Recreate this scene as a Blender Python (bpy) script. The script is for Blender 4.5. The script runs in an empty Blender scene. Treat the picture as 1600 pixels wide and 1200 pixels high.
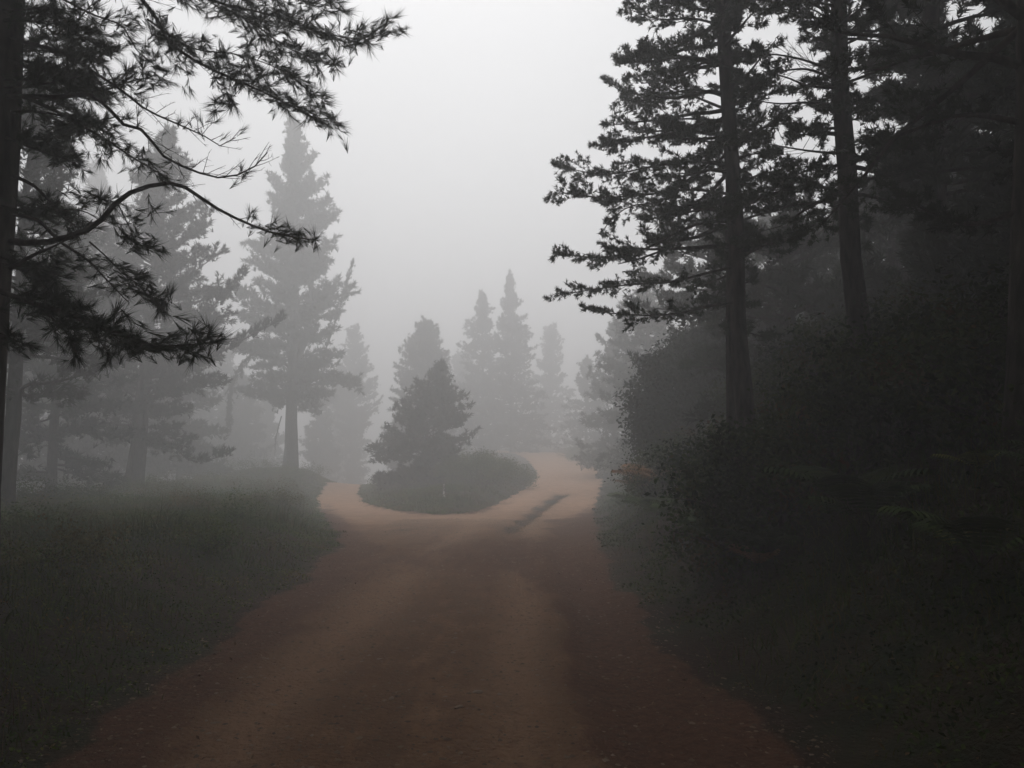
import bpy, math
import numpy as np
from mathutils import Vector

# ------------------------------------------------------------------ camera, sky, sun, exposure
scene = bpy.context.scene
F = 1205.0                     # focal length in photograph pixels (1600 wide)
PITCH = math.atan(115.0 / F)
CAMZ = 1.7
cam_d = bpy.data.cameras.new('camera')
cam = bpy.data.objects.new('camera', cam_d)
scene.collection.objects.link(cam)
cam.location = (0, 0, CAMZ)
cam.rotation_euler = (math.radians(90) + PITCH, 0, 0)
cam_d.sensor_width = 36
cam_d.lens = 36 * F / 1600
cam_d.clip_start = 0.05
cam_d.clip_end = 3000
scene.camera = cam

SUN_EL, SUN_ROT = math.radians(70), math.radians(12)      # sun ahead, a little to the left
world = bpy.data.worlds.new('World')
scene.world = world
world.use_nodes = True
wn = world.node_tree
wn.nodes.clear()
w_out = wn.nodes.new('ShaderNodeOutputWorld')
w_bg = wn.nodes.new('ShaderNodeBackground')
w_sky = wn.nodes.new('ShaderNodeTexSky')
w_sky.sky_type = 'NISHITA'
w_sky.sun_disc = False
w_sky.sun_elevation = SUN_EL
w_sky.sun_rotation = -SUN_ROT
w_sky.dust_density = 4
w_hsv = wn.nodes.new('ShaderNodeHueSaturation')
w_hsv.inputs['Saturation'].default_value = 0.07
wn.links.new(w_sky.outputs[0], w_hsv.inputs['Color'])
wn.links.new(w_hsv.outputs[0], w_bg.inputs['Color'])
w_bg.inputs['Strength'].default_value = 0.13
wn.links.new(w_bg.outputs[0], w_out.inputs[0])

sun_d = bpy.data.lights.new('sun', 'SUN')
sun_d.energy = 0.9
sun_d.angle = math.radians(60)
sun_d.color = (1.0, 0.97, 0.93)
sun = bpy.data.objects.new('sun', sun_d)
scene.collection.objects.link(sun)
sd = Vector((-math.sin(SUN_ROT) * math.cos(SUN_EL), math.cos(SUN_ROT) * math.cos(SUN_EL), math.sin(SUN_EL)))
sun.rotation_euler = (-sd).to_track_quat('-Z', 'Y').to_euler()

vs = scene.view_settings
vs.view_transform = 'Standard'
vs.look = 'None'
vs.gamma = 1
vs.use_curve_mapping = False
vs.exposure = 0.58
cy = scene.cycles
cy.volume_bounces = 3
cy.max_bounces = 5
cy.diffuse_bounces = 3
cy.use_denoising = True

# ------------------------------------------------------------------ helpers
C = scene.collection
rng = np.random.default_rng(7)
cp, sp = math.cos(PITCH), math.sin(PITCH)

def ray(px, py):
    vx, vy = (px - 800) / F, (600 - py) / F
    return np.array([vx, cp - vy * sp, sp + vy * cp])

def at(px, py, Y):
    d = ray(px, py)
    return np.array([0, 0, CAMZ]) + d * (Y / d[1])

def smooth(a, b, x):
    t = np.clip((x - a) / (b - a), 0, 1)
    return t * t * (3 - 2 * t)

def norm(v):
    return v / np.maximum(np.linalg.norm(v, axis=-1, keepdims=True), 1e-9)

class Geo:
    def __init__(self):
        self.v, self.f, self.n = [], [], 0
    def add(self, V, T):
        V = np.asarray(V, np.float32).reshape(-1, 3)
        self.v.append(V)
        self.f.append(np.asarray(T, np.int64).reshape(-1, 3) + self.n)
        self.n += len(V)
    def build(self, name, mat, parent=None, offset=None, shade=False):
        V = np.concatenate(self.v)
        T = np.concatenate(self.f).astype(np.int32)
        if offset is not None:
            V = V - np.asarray(offset, np.float32)
        me = bpy.data.meshes.new(name)
        me.vertices.add(len(V)); me.vertices.foreach_set('co', V.ravel())
        me.loops.add(T.size); me.loops.foreach_set('vertex_index', T.ravel())
        me.polygons.add(len(T))
        me.polygons.foreach_set('loop_start', np.arange(0, T.size, 3, dtype=np.int32))
        me.polygons.foreach_set('loop_total', np.full(len(T), 3, np.int32))
        if shade:
            me.polygons.foreach_set('use_smooth', np.ones(len(T), bool))
        me.materials.append(mat)
        me.update(calc_edges=True)
        o = bpy.data.objects.new(name, me)
        C.objects.link(o)
        if parent is not None:
            o.parent = parent
        return o
    def tubes(self, P, R, k=5):
        """P [N,n,3] centre lines, R [N,n] radii."""
        P = np.asarray(P, float); R = np.asarray(R, float)
        if P.ndim == 2:
            P, R = P[None], R[None]
        N, n, _ = P.shape
        T = norm(np.gradient(P, axis=1))
        ref = np.where(np.abs(T[..., 2:3]) > .8, np.array([1., .1, 0]), np.array([.1, 0, 1.]))
        S = norm(np.cross(T, ref)); U = np.cross(S, T)
        a = np.arange(k) * 2 * math.pi / k
        V = P[:, :, None] + R[:, :, None, None] * (S[:, :, None] * np.cos(a)[:, None] + U[:, :, None] * np.sin(a)[:, None])
        i = np.arange(n - 1)[:, None] * k; j = np.arange(k)[None]; j2 = (j + 1) % k
        q = np.stack([i + j, i + j2, i + k + j2, i + k + j], -1).reshape(-1, 4)
        t = np.concatenate([q[:, [0, 1, 2]], q[:, [0, 2, 3]]])
        TT = (np.arange(N)[:, None, None] * (n * k) + t[None]).reshape(-1, 3)
        self.add(V, TT)

def frames(D, rs):
    D = norm(D)
    ref = norm(rs.normal(size=D.shape))
    S = norm(np.cross(D, ref)); U = np.cross(D, S)
    return S, U, D

def tufts(geo, Cn, D, size, M=14, spread=.8, width=.03, rs=rng, tris=1):
    """needle tufts: M thin needles per tuft, fanned about D."""
    N = len(Cn)
    if N == 0:
        return
    S, U, D = frames(D, rs)
    az = rs.uniform(0, 2 * math.pi, (N, M)); sp_ = spread * np.sqrt(rs.uniform(.02, 1, (N, M)))
    nd = (D[:, None] * np.cos(sp_)[..., None] + (S[:, None] * np.cos(az)[..., None] + U[:, None] * np.sin(az)[..., None]) * np.sin(sp_)[..., None])
    L = np.asarray(size).reshape(-1, 1) * rs.uniform(.65, 1.1, (N, M))
    b = Cn[:, None] + D[:, None] * (L * rs.uniform(-.35, .25, (N, M)))[..., None]
    side = norm(np.cross(nd, rs.normal(size=nd.shape)))
    w = (L * width)[..., None]
    V = np.stack([b - side * w, b + side * w, b + nd * L[..., None]], 2)
    geo.add(V, np.arange(N * M * 3).reshape(-1, 3))

def leaves(geo, Cn, Nrm, size, rs=rng, aspect=.55, fold=True):
    """rhombic leaves of two triangles each."""
    N = len(Cn)
    S, U, D = frames(Nrm, rs)
    s = np.asarray(size).reshape(-1, 1)
    a = Cn - U * s * .5; c = Cn + U * s * .5
    b = Cn + S * s * aspect * .5 + D * s * .1; d = Cn - S * s * aspect * .5 + D * s * .1
    V = np.stack([a, b, c, d], 1)
    i = np.arange(N)[:, None] * 4
    T = np.concatenate([i + np.array([[0, 1, 2]]), i + np.array([[0, 2, 3]])], 1)
    geo.add(V, T)

def tag(o, label=None, cat=None, group=None, kind=None):
    if label: o['label'] = label
    if cat: o['category'] = cat
    if group: o['group'] = group
    if kind: o['kind'] = kind
    return o

def empty(name, loc, rz=0, sc=1):
    o = bpy.data.objects.new(name, None)
    o.location = [float(c) for c in loc]
    o.rotation_euler = (0, 0, rz)
    o.scale = (sc, sc, sc)
    o.empty_display_size = .2
    C.objects.link(o)
    return o

def copy_tree(o, loc, rz=0, sc=1, zs=1):
    c = o.copy(); C.objects.link(c)
    c.location = [float(v) for v in loc]; c.rotation_euler = (0, 0, rz); c.scale = (sc, sc, sc * zs)
    for ch in list(o.children):
        d = ch.copy(); C.objects.link(d); d.parent = c
    return c

# ------------------------------------------------------------------ materials
def mat_base(name):
    m = bpy.data.materials.new(name); m.use_nodes = True
    nt = m.node_tree; b = nt.nodes['Principled BSDF']
    return m, nt, b

def varied(name, cols, rough=.9, scale=.6, island=True, noise=.35, spec=.04, trans=0):
    """colour ramp driven by per-piece random plus a coarse noise."""
    m, nt, b = mat_base(name)
    ramp = nt.nodes.new('ShaderNodeValToRGB')
    els = ramp.color_ramp.elements
    while len(els) < len(cols): els.new(.5)
    for i, c in enumerate(cols):
        els[i].position = i / (len(cols) - 1); els[i].color = (*c, 1)
    nz = nt.nodes.new('ShaderNodeTexNoise'); nz.inputs['Scale'].default_value = scale; nz.inputs['Detail'].default_value = 2
    geo = nt.nodes.new('ShaderNodeNewGeometry')
    nt.links.new(geo.outputs['Position'], nz.inputs['Vector'])
    mx = nt.nodes.new('ShaderNodeMath'); mx.operation = 'MULTIPLY_ADD'
    mr = nt.nodes.new('ShaderNodeMapRange'); mr.inputs[1].default_value = .32; mr.inputs[2].default_value = .68
    nt.links.new(nz.outputs[0], mr.inputs[0])
    nt.links.new(mr.outputs[0], mx.inputs[0]); mx.inputs[1].default_value = 1 - noise
    m2 = nt.nodes.new('ShaderNodeMath'); m2.operation = 'MULTIPLY'; m2.inputs[1].default_value = noise
    nt.links.new(geo.outputs['Random Per Island'], m2.inputs[0])
    nt.links.new(m2.outputs[0], mx.inputs[2])
    nt.links.new(mx.outputs[0], ramp.inputs[0])
    nt.links.new(ramp.outputs[0], b.inputs['Base Color'])
    b.inputs['Roughness'].default_value = rough
    b.inputs['Specular IOR Level'].default_value = spec
    return m

M_needle = varied('pine_needles', [(.018, .024, .014), (.032, .042, .022), (.045, .055, .028)])
M_needle_far = varied('pine_needles_far', [(.020, .026, .017), (.032, .040, .024), (.042, .050, .030)])
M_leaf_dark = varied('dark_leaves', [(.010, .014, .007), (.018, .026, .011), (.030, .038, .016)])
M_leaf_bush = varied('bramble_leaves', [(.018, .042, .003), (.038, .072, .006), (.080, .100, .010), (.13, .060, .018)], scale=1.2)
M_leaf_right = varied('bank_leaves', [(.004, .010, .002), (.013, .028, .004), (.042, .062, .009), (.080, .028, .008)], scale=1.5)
M_leaf_clump = varied('olive_leaves', [(.045, .050, .006), (.085, .075, .012), (.14, .075, .022)], scale=1.5)
M_grass = varied('grass_blades', [(.018, .042, .004), (.034, .062, .007), (.068, .072, .012), (.11, .052, .017)], scale=.9, noise=.5)
M_dry = varied('dry_grass', [(.045, .026, .013), (.080, .048, .025), (.11, .075, .040)], noise=.7)
M_fern = varied('fern_fronds', [(.014, .026, .006), (.030, .050, .011), (.055, .070, .018)], noise=.5)
M_fern_yellow = varied('yellow_fronds', [(.12, .12, .022), (.17, .16, .03)], noise=.5)
M_fern_rust = varied('rusty_fronds', [(.10, .042, .018), (.16, .075, .03), (.19, .11, .05)], noise=.5)
M_litter = varied('litter', [(.05, .026, .013), (.10, .055, .028), (.22, .16, .11)], noise=.9)
M_stone = varied('stone', [(.045, .028, .018), (.085, .058, .040), (.12, .085, .06), (.19, .15, .12)], noise=.8, rough=.8)

def bark():
    m, nt, b = mat_base('bark')
    tc = nt.nodes.new('ShaderNodeTexCoord'); mp = nt.nodes.new('ShaderNodeMapping')
    mp.inputs['Scale'].default_value = (9, 9, 2.2)
    nz = nt.nodes.new('ShaderNodeTexNoise'); nz.inputs['Scale'].default_value = 1.6; nz.inputs['Detail'].default_value = 6
    ramp = nt.nodes.new('ShaderNodeValToRGB')
    ramp.color_ramp.elements[0].position = .35; ramp.color_ramp.elements[0].color = (.018, .014, .012, 1)
    ramp.color_ramp.elements[1].position = .7; ramp.color_ramp.elements[1].color = (.075, .06, .05, 1)
    nt.links.new(tc.outputs['Object'], mp.inputs[0]); nt.links.new(mp.outputs[0], nz.inputs['Vector'])
    nt.links.new(nz.outputs[0], ramp.inputs[0]); nt.links.new(ramp.outputs[0], b.inputs['Base Color'])
    bp = nt.nodes.new('ShaderNodeBump'); bp.inputs['Strength'].default_value = .8; bp.inputs['Distance'].default_value = .03
    nt.links.new(nz.outputs[0], bp.inputs['Height']); nt.links.new(bp.outputs[0], b.inputs['Normal'])
    b.inputs['Roughness'].default_value = .95; b.inputs['Specular IOR Level'].default_value = .06
    return m
M_bark = bark()

def ground_mat():
    """one earth material: packed pale gravel, wet red mud, dark soil, mixed by surveyed masks and noise."""
    m, nt, b = mat_base('earth')
    N, Lk = nt.nodes.new, nt.links.new
    tc = N('ShaderNodeTexCoord')
    def noise(scale, detail=5, rough=.6, sx=1, sy=1):
        mp = N('ShaderNodeMapping'); mp.inputs['Scale'].default_value = (sx, sy, 1)
        n = N('ShaderNodeTexNoise'); n.inputs['Scale'].default_value = scale; n.inputs['Detail'].default_value = detail
        n.inputs['Roughness'].default_value = rough
        Lk(tc.outputs['Object'], mp.inputs[0]); Lk(mp.outputs[0], n.inputs['Vector']); return n.outputs[0]
    def attr(name):
        a = N('ShaderNodeAttribute'); a.attribute_name = name; return a.outputs['Fac']
    def math_(op, a, b_, c=None):
        n = N('ShaderNodeMath'); n.operation = op
        for i, x in enumerate((a, b_, c)):
            if x is None: continue
            if isinstance(x, (int, float)): n.inputs[i].default_value = x
            else: Lk(x, n.inputs[i])
        return n.outputs[0]
    def mrange(x, a, b_):
        n = N('ShaderNodeMapRange'); n.interpolation_type = 'SMOOTHSTEP'
        n.inputs[1].default_value = a; n.inputs[2].default_value = b_; Lk(x, n.inputs[0]); return n.outputs[0]
    def mix(f, a, b_):
        n = N('ShaderNodeMix'); n.data_type = 'RGBA'
        Lk(f, n.inputs[0])
        for i, x in ((6, a), (7, b_)):
            if isinstance(x, tuple): n.inputs[i].default_value = (*x, 1)
            else: Lk(x, n.inputs[i])
        return n.outputs[2]
    big, midn, fine, grit = noise(.55, 4), noise(2.3, 5), noise(14, 6, .7), noise(55, 3, .7)
    streak = noise(1.5, 6, .68, 1.7, .33)
    pale = mix(mrange(midn, .3, .7), (.112, .058, .030), (.185, .104, .060))
    pale = mix(mrange(fine, .45, .75), pale, (.070, .034, .017))
    pale = mix(mrange(streak, .40, .62), (.105, .057, .032), pale)
    pale = mix(mrange(grit, .62, .74), pale, (.22, .15, .105))
    pale = mix(math_('MULTIPLY', attr('track'), mrange(fine, .25, .6)), pale, (.19, .112, .068))
    pale = mix(attr('dry'), pale, mix(mrange(midn, .3, .7), (.27, .155, .095), (.38, .235, .155)))  # far gravel paler: the brighter light ahead is painted into the road colour
    red = mix(mrange(fine, .3, .7), (.054, .024, .013), (.100, .048, .028))
    soil = mix(mrange(fine, .3, .7), (.016, .009, .005), (.034, .017, .010))
    moss = mix(mrange(midn, .4, .6), (.014, .018, .006), (.028, .022, .010))
    soil = mix(mrange(big, .42, .6), soil, moss)
    redf = math_('ADD', attr('red'), math_('MULTIPLY_ADD', streak, 1.6, -.8))
    redf = math_('ADD', redf, math_('MULTIPLY_ADD', fine, 1.2, -.6))
    col = mix(mrange(redf, .25, .75), pale, red)
    soilf = math_('ADD', attr('soil'), math_('MULTIPLY_ADD', midn, .7, -.35))
    soilf = math_('ADD', soilf, math_('MULTIPLY_ADD', fine, .6, -.3))
    col = mix(mrange(soilf, .35, .65), col, soil)
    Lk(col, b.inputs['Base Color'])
    vo = N('ShaderNodeTexVoronoi'); vo.inputs['Scale'].default_value = 26; Lk(tc.outputs['Object'], vo.inputs['Vector'])
    h = math_('ADD', math_('MULTIPLY', fine, .8), math_('MULTIPLY', grit, .35))
    h = math_('SUBTRACT', h, math_('MULTIPLY', vo.outputs['Distance'], .35))
    bp = N('ShaderNodeBump'); bp.inputs['Strength'].default_value = 1.0; bp.inputs['Distance'].default_value = .06
    Lk(h, bp.inputs['Height']); Lk(bp.outputs[0], b.inputs['Normal'])
    b.inputs['Roughness'].default_value = .92; b.inputs['Specular IOR Level'].default_value = .08
    return m
M_earth = ground_mat()

# ------------------------------------------------------------------ terrain
def base_height(x, y):
    """the lie of the land before banks and ruts: a dip to the junction, then the right fork climbs and the left fork drops away"""
    D = -.55 * smooth(13, 36, y)
    up = D + .0007 * (np.clip(y, 26, 88) - 26) ** 2 + np.clip(y - 88, 0, 400) * .03
    dn = D - .004 * np.clip(y - 61, 0, 50) ** 2 - np.clip(y - 111, 0, 300) * .1
    xm = -.09 * y
    k = smooth(xm - 4, xm + 3, x)
    return k * up + (1 - k) * dn

def hit(px, py, ymin=2.5):
    """where the line of sight through a photograph pixel meets the bare land"""
    d = ray(px, py)
    Y = np.arange(ymin, 130, .05)
    X = d[0] / d[1] * Y
    zr = CAMZ + d[2] / d[1] * Y
    below = zr <= base_height(X, Y)
    i = int(np.argmax(below)) if below.any() else len(Y) - 1
    return (float(X[i]), float(Y[i]))

LEFT_PX = [(105, 1195), (290, 1050), (418, 955), (490, 895), (541, 852), (524, 824), (503, 797), (497, 778), (512, 763), (530, 759.5)]
INNER_PX = [(562, 760), (557, 771), (568, 786), (610, 797), (680, 804), (732, 802), (775, 789), (815, 768), (838, 752), (840, 736), (830, 724), (822, 716)]
RIGHT_PX = [(884, 715), (915, 723), (941, 742), (937, 762), (925, 795), (930, 845), (950, 895), (994, 960), (1070, 1045), (1155, 1125), (1225, 1195)]
_L = [hit(*p) for p in LEFT_PX]; _I = [hit(*p) for p in INNER_PX]; _R = [hit(*p) for p in RIGHT_PX]
lx, ly = _L[-1]; ix, iy = _I[0]; ex, ey = _I[-1]; rx, ry = _R[0]
ROAD = np.array([(-2.5, -30), (-2.5, 3)] + _L + [(lx - 3, ly + 9), (lx - 9, ly + 19), (lx - 20, ly + 27), (lx - 14, ly + 31), (ix - 5, iy + 21), (ix - .5, iy + 9)] + _I
                + [(ex - 1.5, ey + 9), (ex - 7, ey + 18), (ex - 3, ey + 23), (rx + .2, ry + 9)] + _R + [(1.4, 3), (1.4, -30)], float)
_rs = sorted(_R, key=lambda p: p[1]); RY = [0] + [p[1] for p in _rs]; RX = [_rs[0][0]] + [p[0] for p in _rs]
_ls = sorted(_L, key=lambda p: p[1]); LYs = [0] + [p[1] for p in _ls]; LXs = [_ls[0][0]] + [p[0] for p in _ls]
def xe_right(y): return np.interp(y, RY, RX)
def xe_left(y): return np.interp(y, LYs, LXs)
PALE = sorted([hit(*p) for p in [(935, 1195), (893, 1100), (872, 1000), (868, 920), (850, 860), (862, 828)]], key=lambda p: p[1])
STRIP = sorted([hit(*p) for p in [(790, 832), (815, 815), (840, 797), (860, 784), (880, 771)]], key=lambda p: p[1])
PATCH = hit(640, 829)
REDC = hit(800, 862)

def seg_dist(x, y, poly, closed=True):
    d = np.full(x.shape, 1e9)
    n = len(poly)
    for i in range(n if closed else n - 1):
        a, b = poly[i], poly[(i + 1) % n]
        ab = b - a; t = np.clip(((x - a[0]) * ab[0] + (y - a[1]) * ab[1]) / (ab @ ab), 0, 1)
        d = np.minimum(d, np.hypot(x - a[0] - t * ab[0], y - a[1] - t * ab[1]))
    return d

def inside(x, y, poly):
    c = np.zeros(x.shape, bool)
    n = len(poly)
    for i in range(n):
        x1, y1 = poly[i]; x2, y2 = poly[(i + 1) % n]
        if y1 == y2: continue
        cr = ((y1 > y) != (y2 > y)) & (x < (x2 - x1) * (y - y1) / (y2 - y1) + x1)
        c ^= cr
    return c

_W = [(rng.normal(size=2), rng.uniform(0, 6.28)) for _ in range(24)]
def wob(x, y, f, k=0):
    s = 0
    for i in range(4):
        v, p = _W[(k * 4 + i) % 24]
        v = v / np.hypot(*v) * f * (1 + .7 * i)
        s = s + np.sin(x * v[0] + y * v[1] + p) / (1 + i)
    return s / 2.0

def road_sd(x, y):
    """positive inside the road"""
    d = seg_dist(x, y, ROAD)
    d = np.where(inside(x, y, ROAD), d, -d)
    return d + .15 * wob(x, y, 1.7, 0) + .09 * wob(x, y, 6.0, 1) + .04 * wob(x, y, 19.0, 4)

def height(x, y):
    x = np.asarray(x, float); y = np.asarray(y, float)
    d = road_sd(x, y)
    out = np.maximum(-d, 0)
    z = base_height(x, y)
    # left shoulder, then the slope down into the fog
    ridge = np.interp(y, [-30, 8, 19, 29, 38, 50, 62, 80], [-10, -10.5, -13.2, -17.5, -20, -21, -22, -32])
    left = smooth(1.0, -1.5, x - xe_left(y)) * smooth(75, 62, y)
    z = z + left * .45 * smooth(0, 2.5, out)
    z = z - .45 * np.maximum(ridge - x, 0) ** 1.15 * smooth(0, 3, ridge - x) * .5
    z = z + .8 * np.exp(-(((x + 17.0) / 4.0) ** 2 + ((y - 57) / 7.0) ** 2))
    # right cut bank
    right = smooth(-1.2, .3, x - xe_right(y)) * (y < 100)
    steep = 1.0 - .45 * smooth(30, 50, y)
    bank = 2.0 * steep * smooth(.3, 3.4, out) + .30 * np.maximum(out - 2.5, 0)
    z = z + right * np.minimum(bank, 14) * smooth(105, 85, y)
    # island swell
    isl = np.exp(-(((x + .083 * y) / 4.0) ** 2)) * smooth(29, 38, y) * smooth(90, 62, y)
    z = z + .4 * isl * smooth(0, 1.4, out) * (1 - right) * (1 - left)
    # side ditch, wheel ruts and lumps
    near = smooth(30, 12, y)
    px_ = np.interp(y, [p[1] for p in PALE], [p[0] for p in PALE])
    z = z - .07 * near * np.exp(-((x - px_ - .42) / .26) ** 2) - .03 * near * smooth(.0, .12, x - px_ + .03 * wob(x, y, 5.0, 2)) * smooth(1.4, .8, x - px_)
    z = z - .035 * near * (np.exp(-((x - px_ + 2.15) / .30) ** 2) + np.exp(-((x - px_ + .42) / .28) ** 2))
    sx_ = np.interp(y, [p[1] for p in STRIP], [p[0] for p in STRIP])
    z = z - .09 * np.exp(-((x - sx_) / .35) ** 2) * smooth(STRIP[0][1] - 2, STRIP[0][1] + 2, y) * smooth(STRIP[-1][1] + 3, STRIP[-1][1] - 2, y)
    z = z + .016 * wob(x, y, 3.1, 2) + .009 * wob(x, y, 9.0, 3) * (np.abs(y) < 60) + .005 * wob(x, y, 21.0, 1) * (np.abs(y) < 25)
    z = z + smooth(.3, 2.5, out) * (.09 * wob(x, y, 1.3, 4) + .12 * wob(x, y, .5, 5))
    return np.maximum(z, -24 + .04 * np.minimum(z + 24, 0))

def hz(x, y):
    return float(height(np.array([x]), np.array([y]))[0])

def near_tracks(X, Y, px_):
    w = .10 * wob(X * 0, Y, .7, 2)
    return (np.exp(-((X - px_ + 2.15 + w) / .34) ** 2) + np.exp(-((X - px_ + .42 + w) / .30) ** 2)) * smooth(30, 20, Y)

def terrain():
    def axis(n, lim, lin, p=3.2):
        t = np.linspace(-1, 1, n)
        return np.sign(t) * (lin * np.abs(t) + (lim - lin) * np.abs(t) ** p)
    gx = axis(430, 300, 20, 4.5) - .5
    ty = np.linspace(0, 1, 620)
    gy = -25 + 60 * ty + (330 - 35) * ty ** 6
    gy = np.concatenate([np.linspace(-300, -28, 14), gy])
    X, Y = np.meshgrid(gx, gy)
    Z = height(X, Y)
    sd_ = road_sd(X, Y)
    # masks
    soil = smooth(.12, -.25, sd_)
    # grass strip between wheel tracks on the right fork
    strip_c = np.interp(Y, [p[1] for p in STRIP], [p[0] for p in STRIP])
    y0, y1 = STRIP[0][1], STRIP[-1][1]
    strip = np.exp(-((X - strip_c + .15 * wob(X, Y, 2.0, 2)) / (.16 + .012 * Y)) ** 2) * smooth(y0 - 2, y0 + 1, Y) * smooth(y1 + 2, y1 - 2, Y) * (.88 + .14 * wob(X, Y, 1.5, 4))
    patch = np.exp(-(((X - PATCH[0]) / .8) ** 2 + ((Y - PATCH[1]) / 1.3) ** 2))
    soil = np.clip(soil + .72 * strip + .5 * patch, 0, 1)
    pale_x = np.interp(Y, [p[1] for p in PALE], [p[0] for p in PALE])
    red = smooth(-.25, .35, X - pale_x + .22 * wob(X, Y, 1.3, 3) + .10 * wob(X, Y, 4.5, 0)) * smooth(33, 20, Y) * .8
    red = red + smooth(.95, .1, sd_) * .8 * smooth(48, 24, Y)
    red = red + .75 * np.exp(-((X - REDC[0]) / 1.3) ** 2 - ((Y - REDC[1]) / 4.5) ** 2) + .45 * np.exp(-((X + 2.0) / .8) ** 2 - ((Y - 14) / 4) ** 2) + .06
    track = near_tracks(X, Y, pale_x)
    ny, nx = X.shape
    V = np.stack([X, Y, Z], -1).reshape(-1, 3).astype(np.float32)
    idx = np.arange(ny * nx).reshape(ny, nx)
    q = np.stack([idx[:-1, :-1], idx[:-1, 1:], idx[1:, 1:], idx[1:, :-1]], -1).reshape(-1, 4)
    fsd = sd_.reshape(-1)[q].mean(1)
    road_face = fsd > -.02
    for name, sel, kind in (('ground', ~road_face, 'structure'), ('dirt_road', road_face, 'structure')):
        qq = q[sel]; used, inv = np.unique(qq, return_inverse=True); qq = inv.reshape(-1, 4).astype(np.int32)
        me = bpy.data.meshes.new(name)
        me.vertices.add(len(used)); me.vertices.foreach_set('co', V[used].ravel())
        me.loops.add(qq.size); me.loops.foreach_set('vertex_index', qq.ravel())
        me.polygons.add(len(qq)); me.polygons.foreach_set('loop_start', np.arange(0, qq.size, 4, dtype=np.int32))
        me.polygons.foreach_set('loop_total', np.full(len(qq), 4, np.int32))
        me.polygons.foreach_set('use_smooth', np.ones(len(qq), bool))
        for an, A in (('soil', soil), ('red', red), ('track', track), ('dry', smooth(13, 42, Y + 3.0 * wob(X, Y, .55, 1) + 2.0 * wob(X, Y, 1.9, 3)) * (1 - .6 * np.clip(strip, 0, 1)))):  # last mask rises with distance, for the light painted into the far road
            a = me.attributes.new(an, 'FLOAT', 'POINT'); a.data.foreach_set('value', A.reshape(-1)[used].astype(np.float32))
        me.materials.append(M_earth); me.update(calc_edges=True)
        o = bpy.data.objects.new(name, me); C.objects.link(o)
        tag(o, kind=kind)
        if name == 'ground': tag(o, 'dark soil verges and banks either side of the dirt road', 'ground')
        else: tag(o, 'pale gravel and red mud track that forks round a bushy island', 'road')
terrain()

# ------------------------------------------------------------------ trees
UP = np.array([0, 0, 1.])

def curve_pts(P, n):
    """resample a polyline smoothly to n points"""
    P = np.asarray(P, float)
    s = np.concatenate([[0], np.cumsum(np.linalg.norm(np.diff(P, axis=0), axis=1))])
    t = np.linspace(0, s[-1], n)
    # Catmull-Rom
    out = []
    for u in t:
        i = min(max(np.searchsorted(s, u) - 1, 0), len(P) - 2)
        f = (u - s[i]) / max(s[i + 1] - s[i], 1e-6)
        p0, p1, p2, p3 = P[max(i - 1, 0)], P[i], P[i + 1], P[min(i + 2, len(P) - 1)]
        out.append(.5 * ((2 * p1) + (p2 - p0) * f + (2 * p0 - 5 * p1 + 4 * p2 - p3) * f * f + (3 * p1 - p0 - 3 * p2 + p3) * f ** 3))
    return np.array(out)

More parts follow.
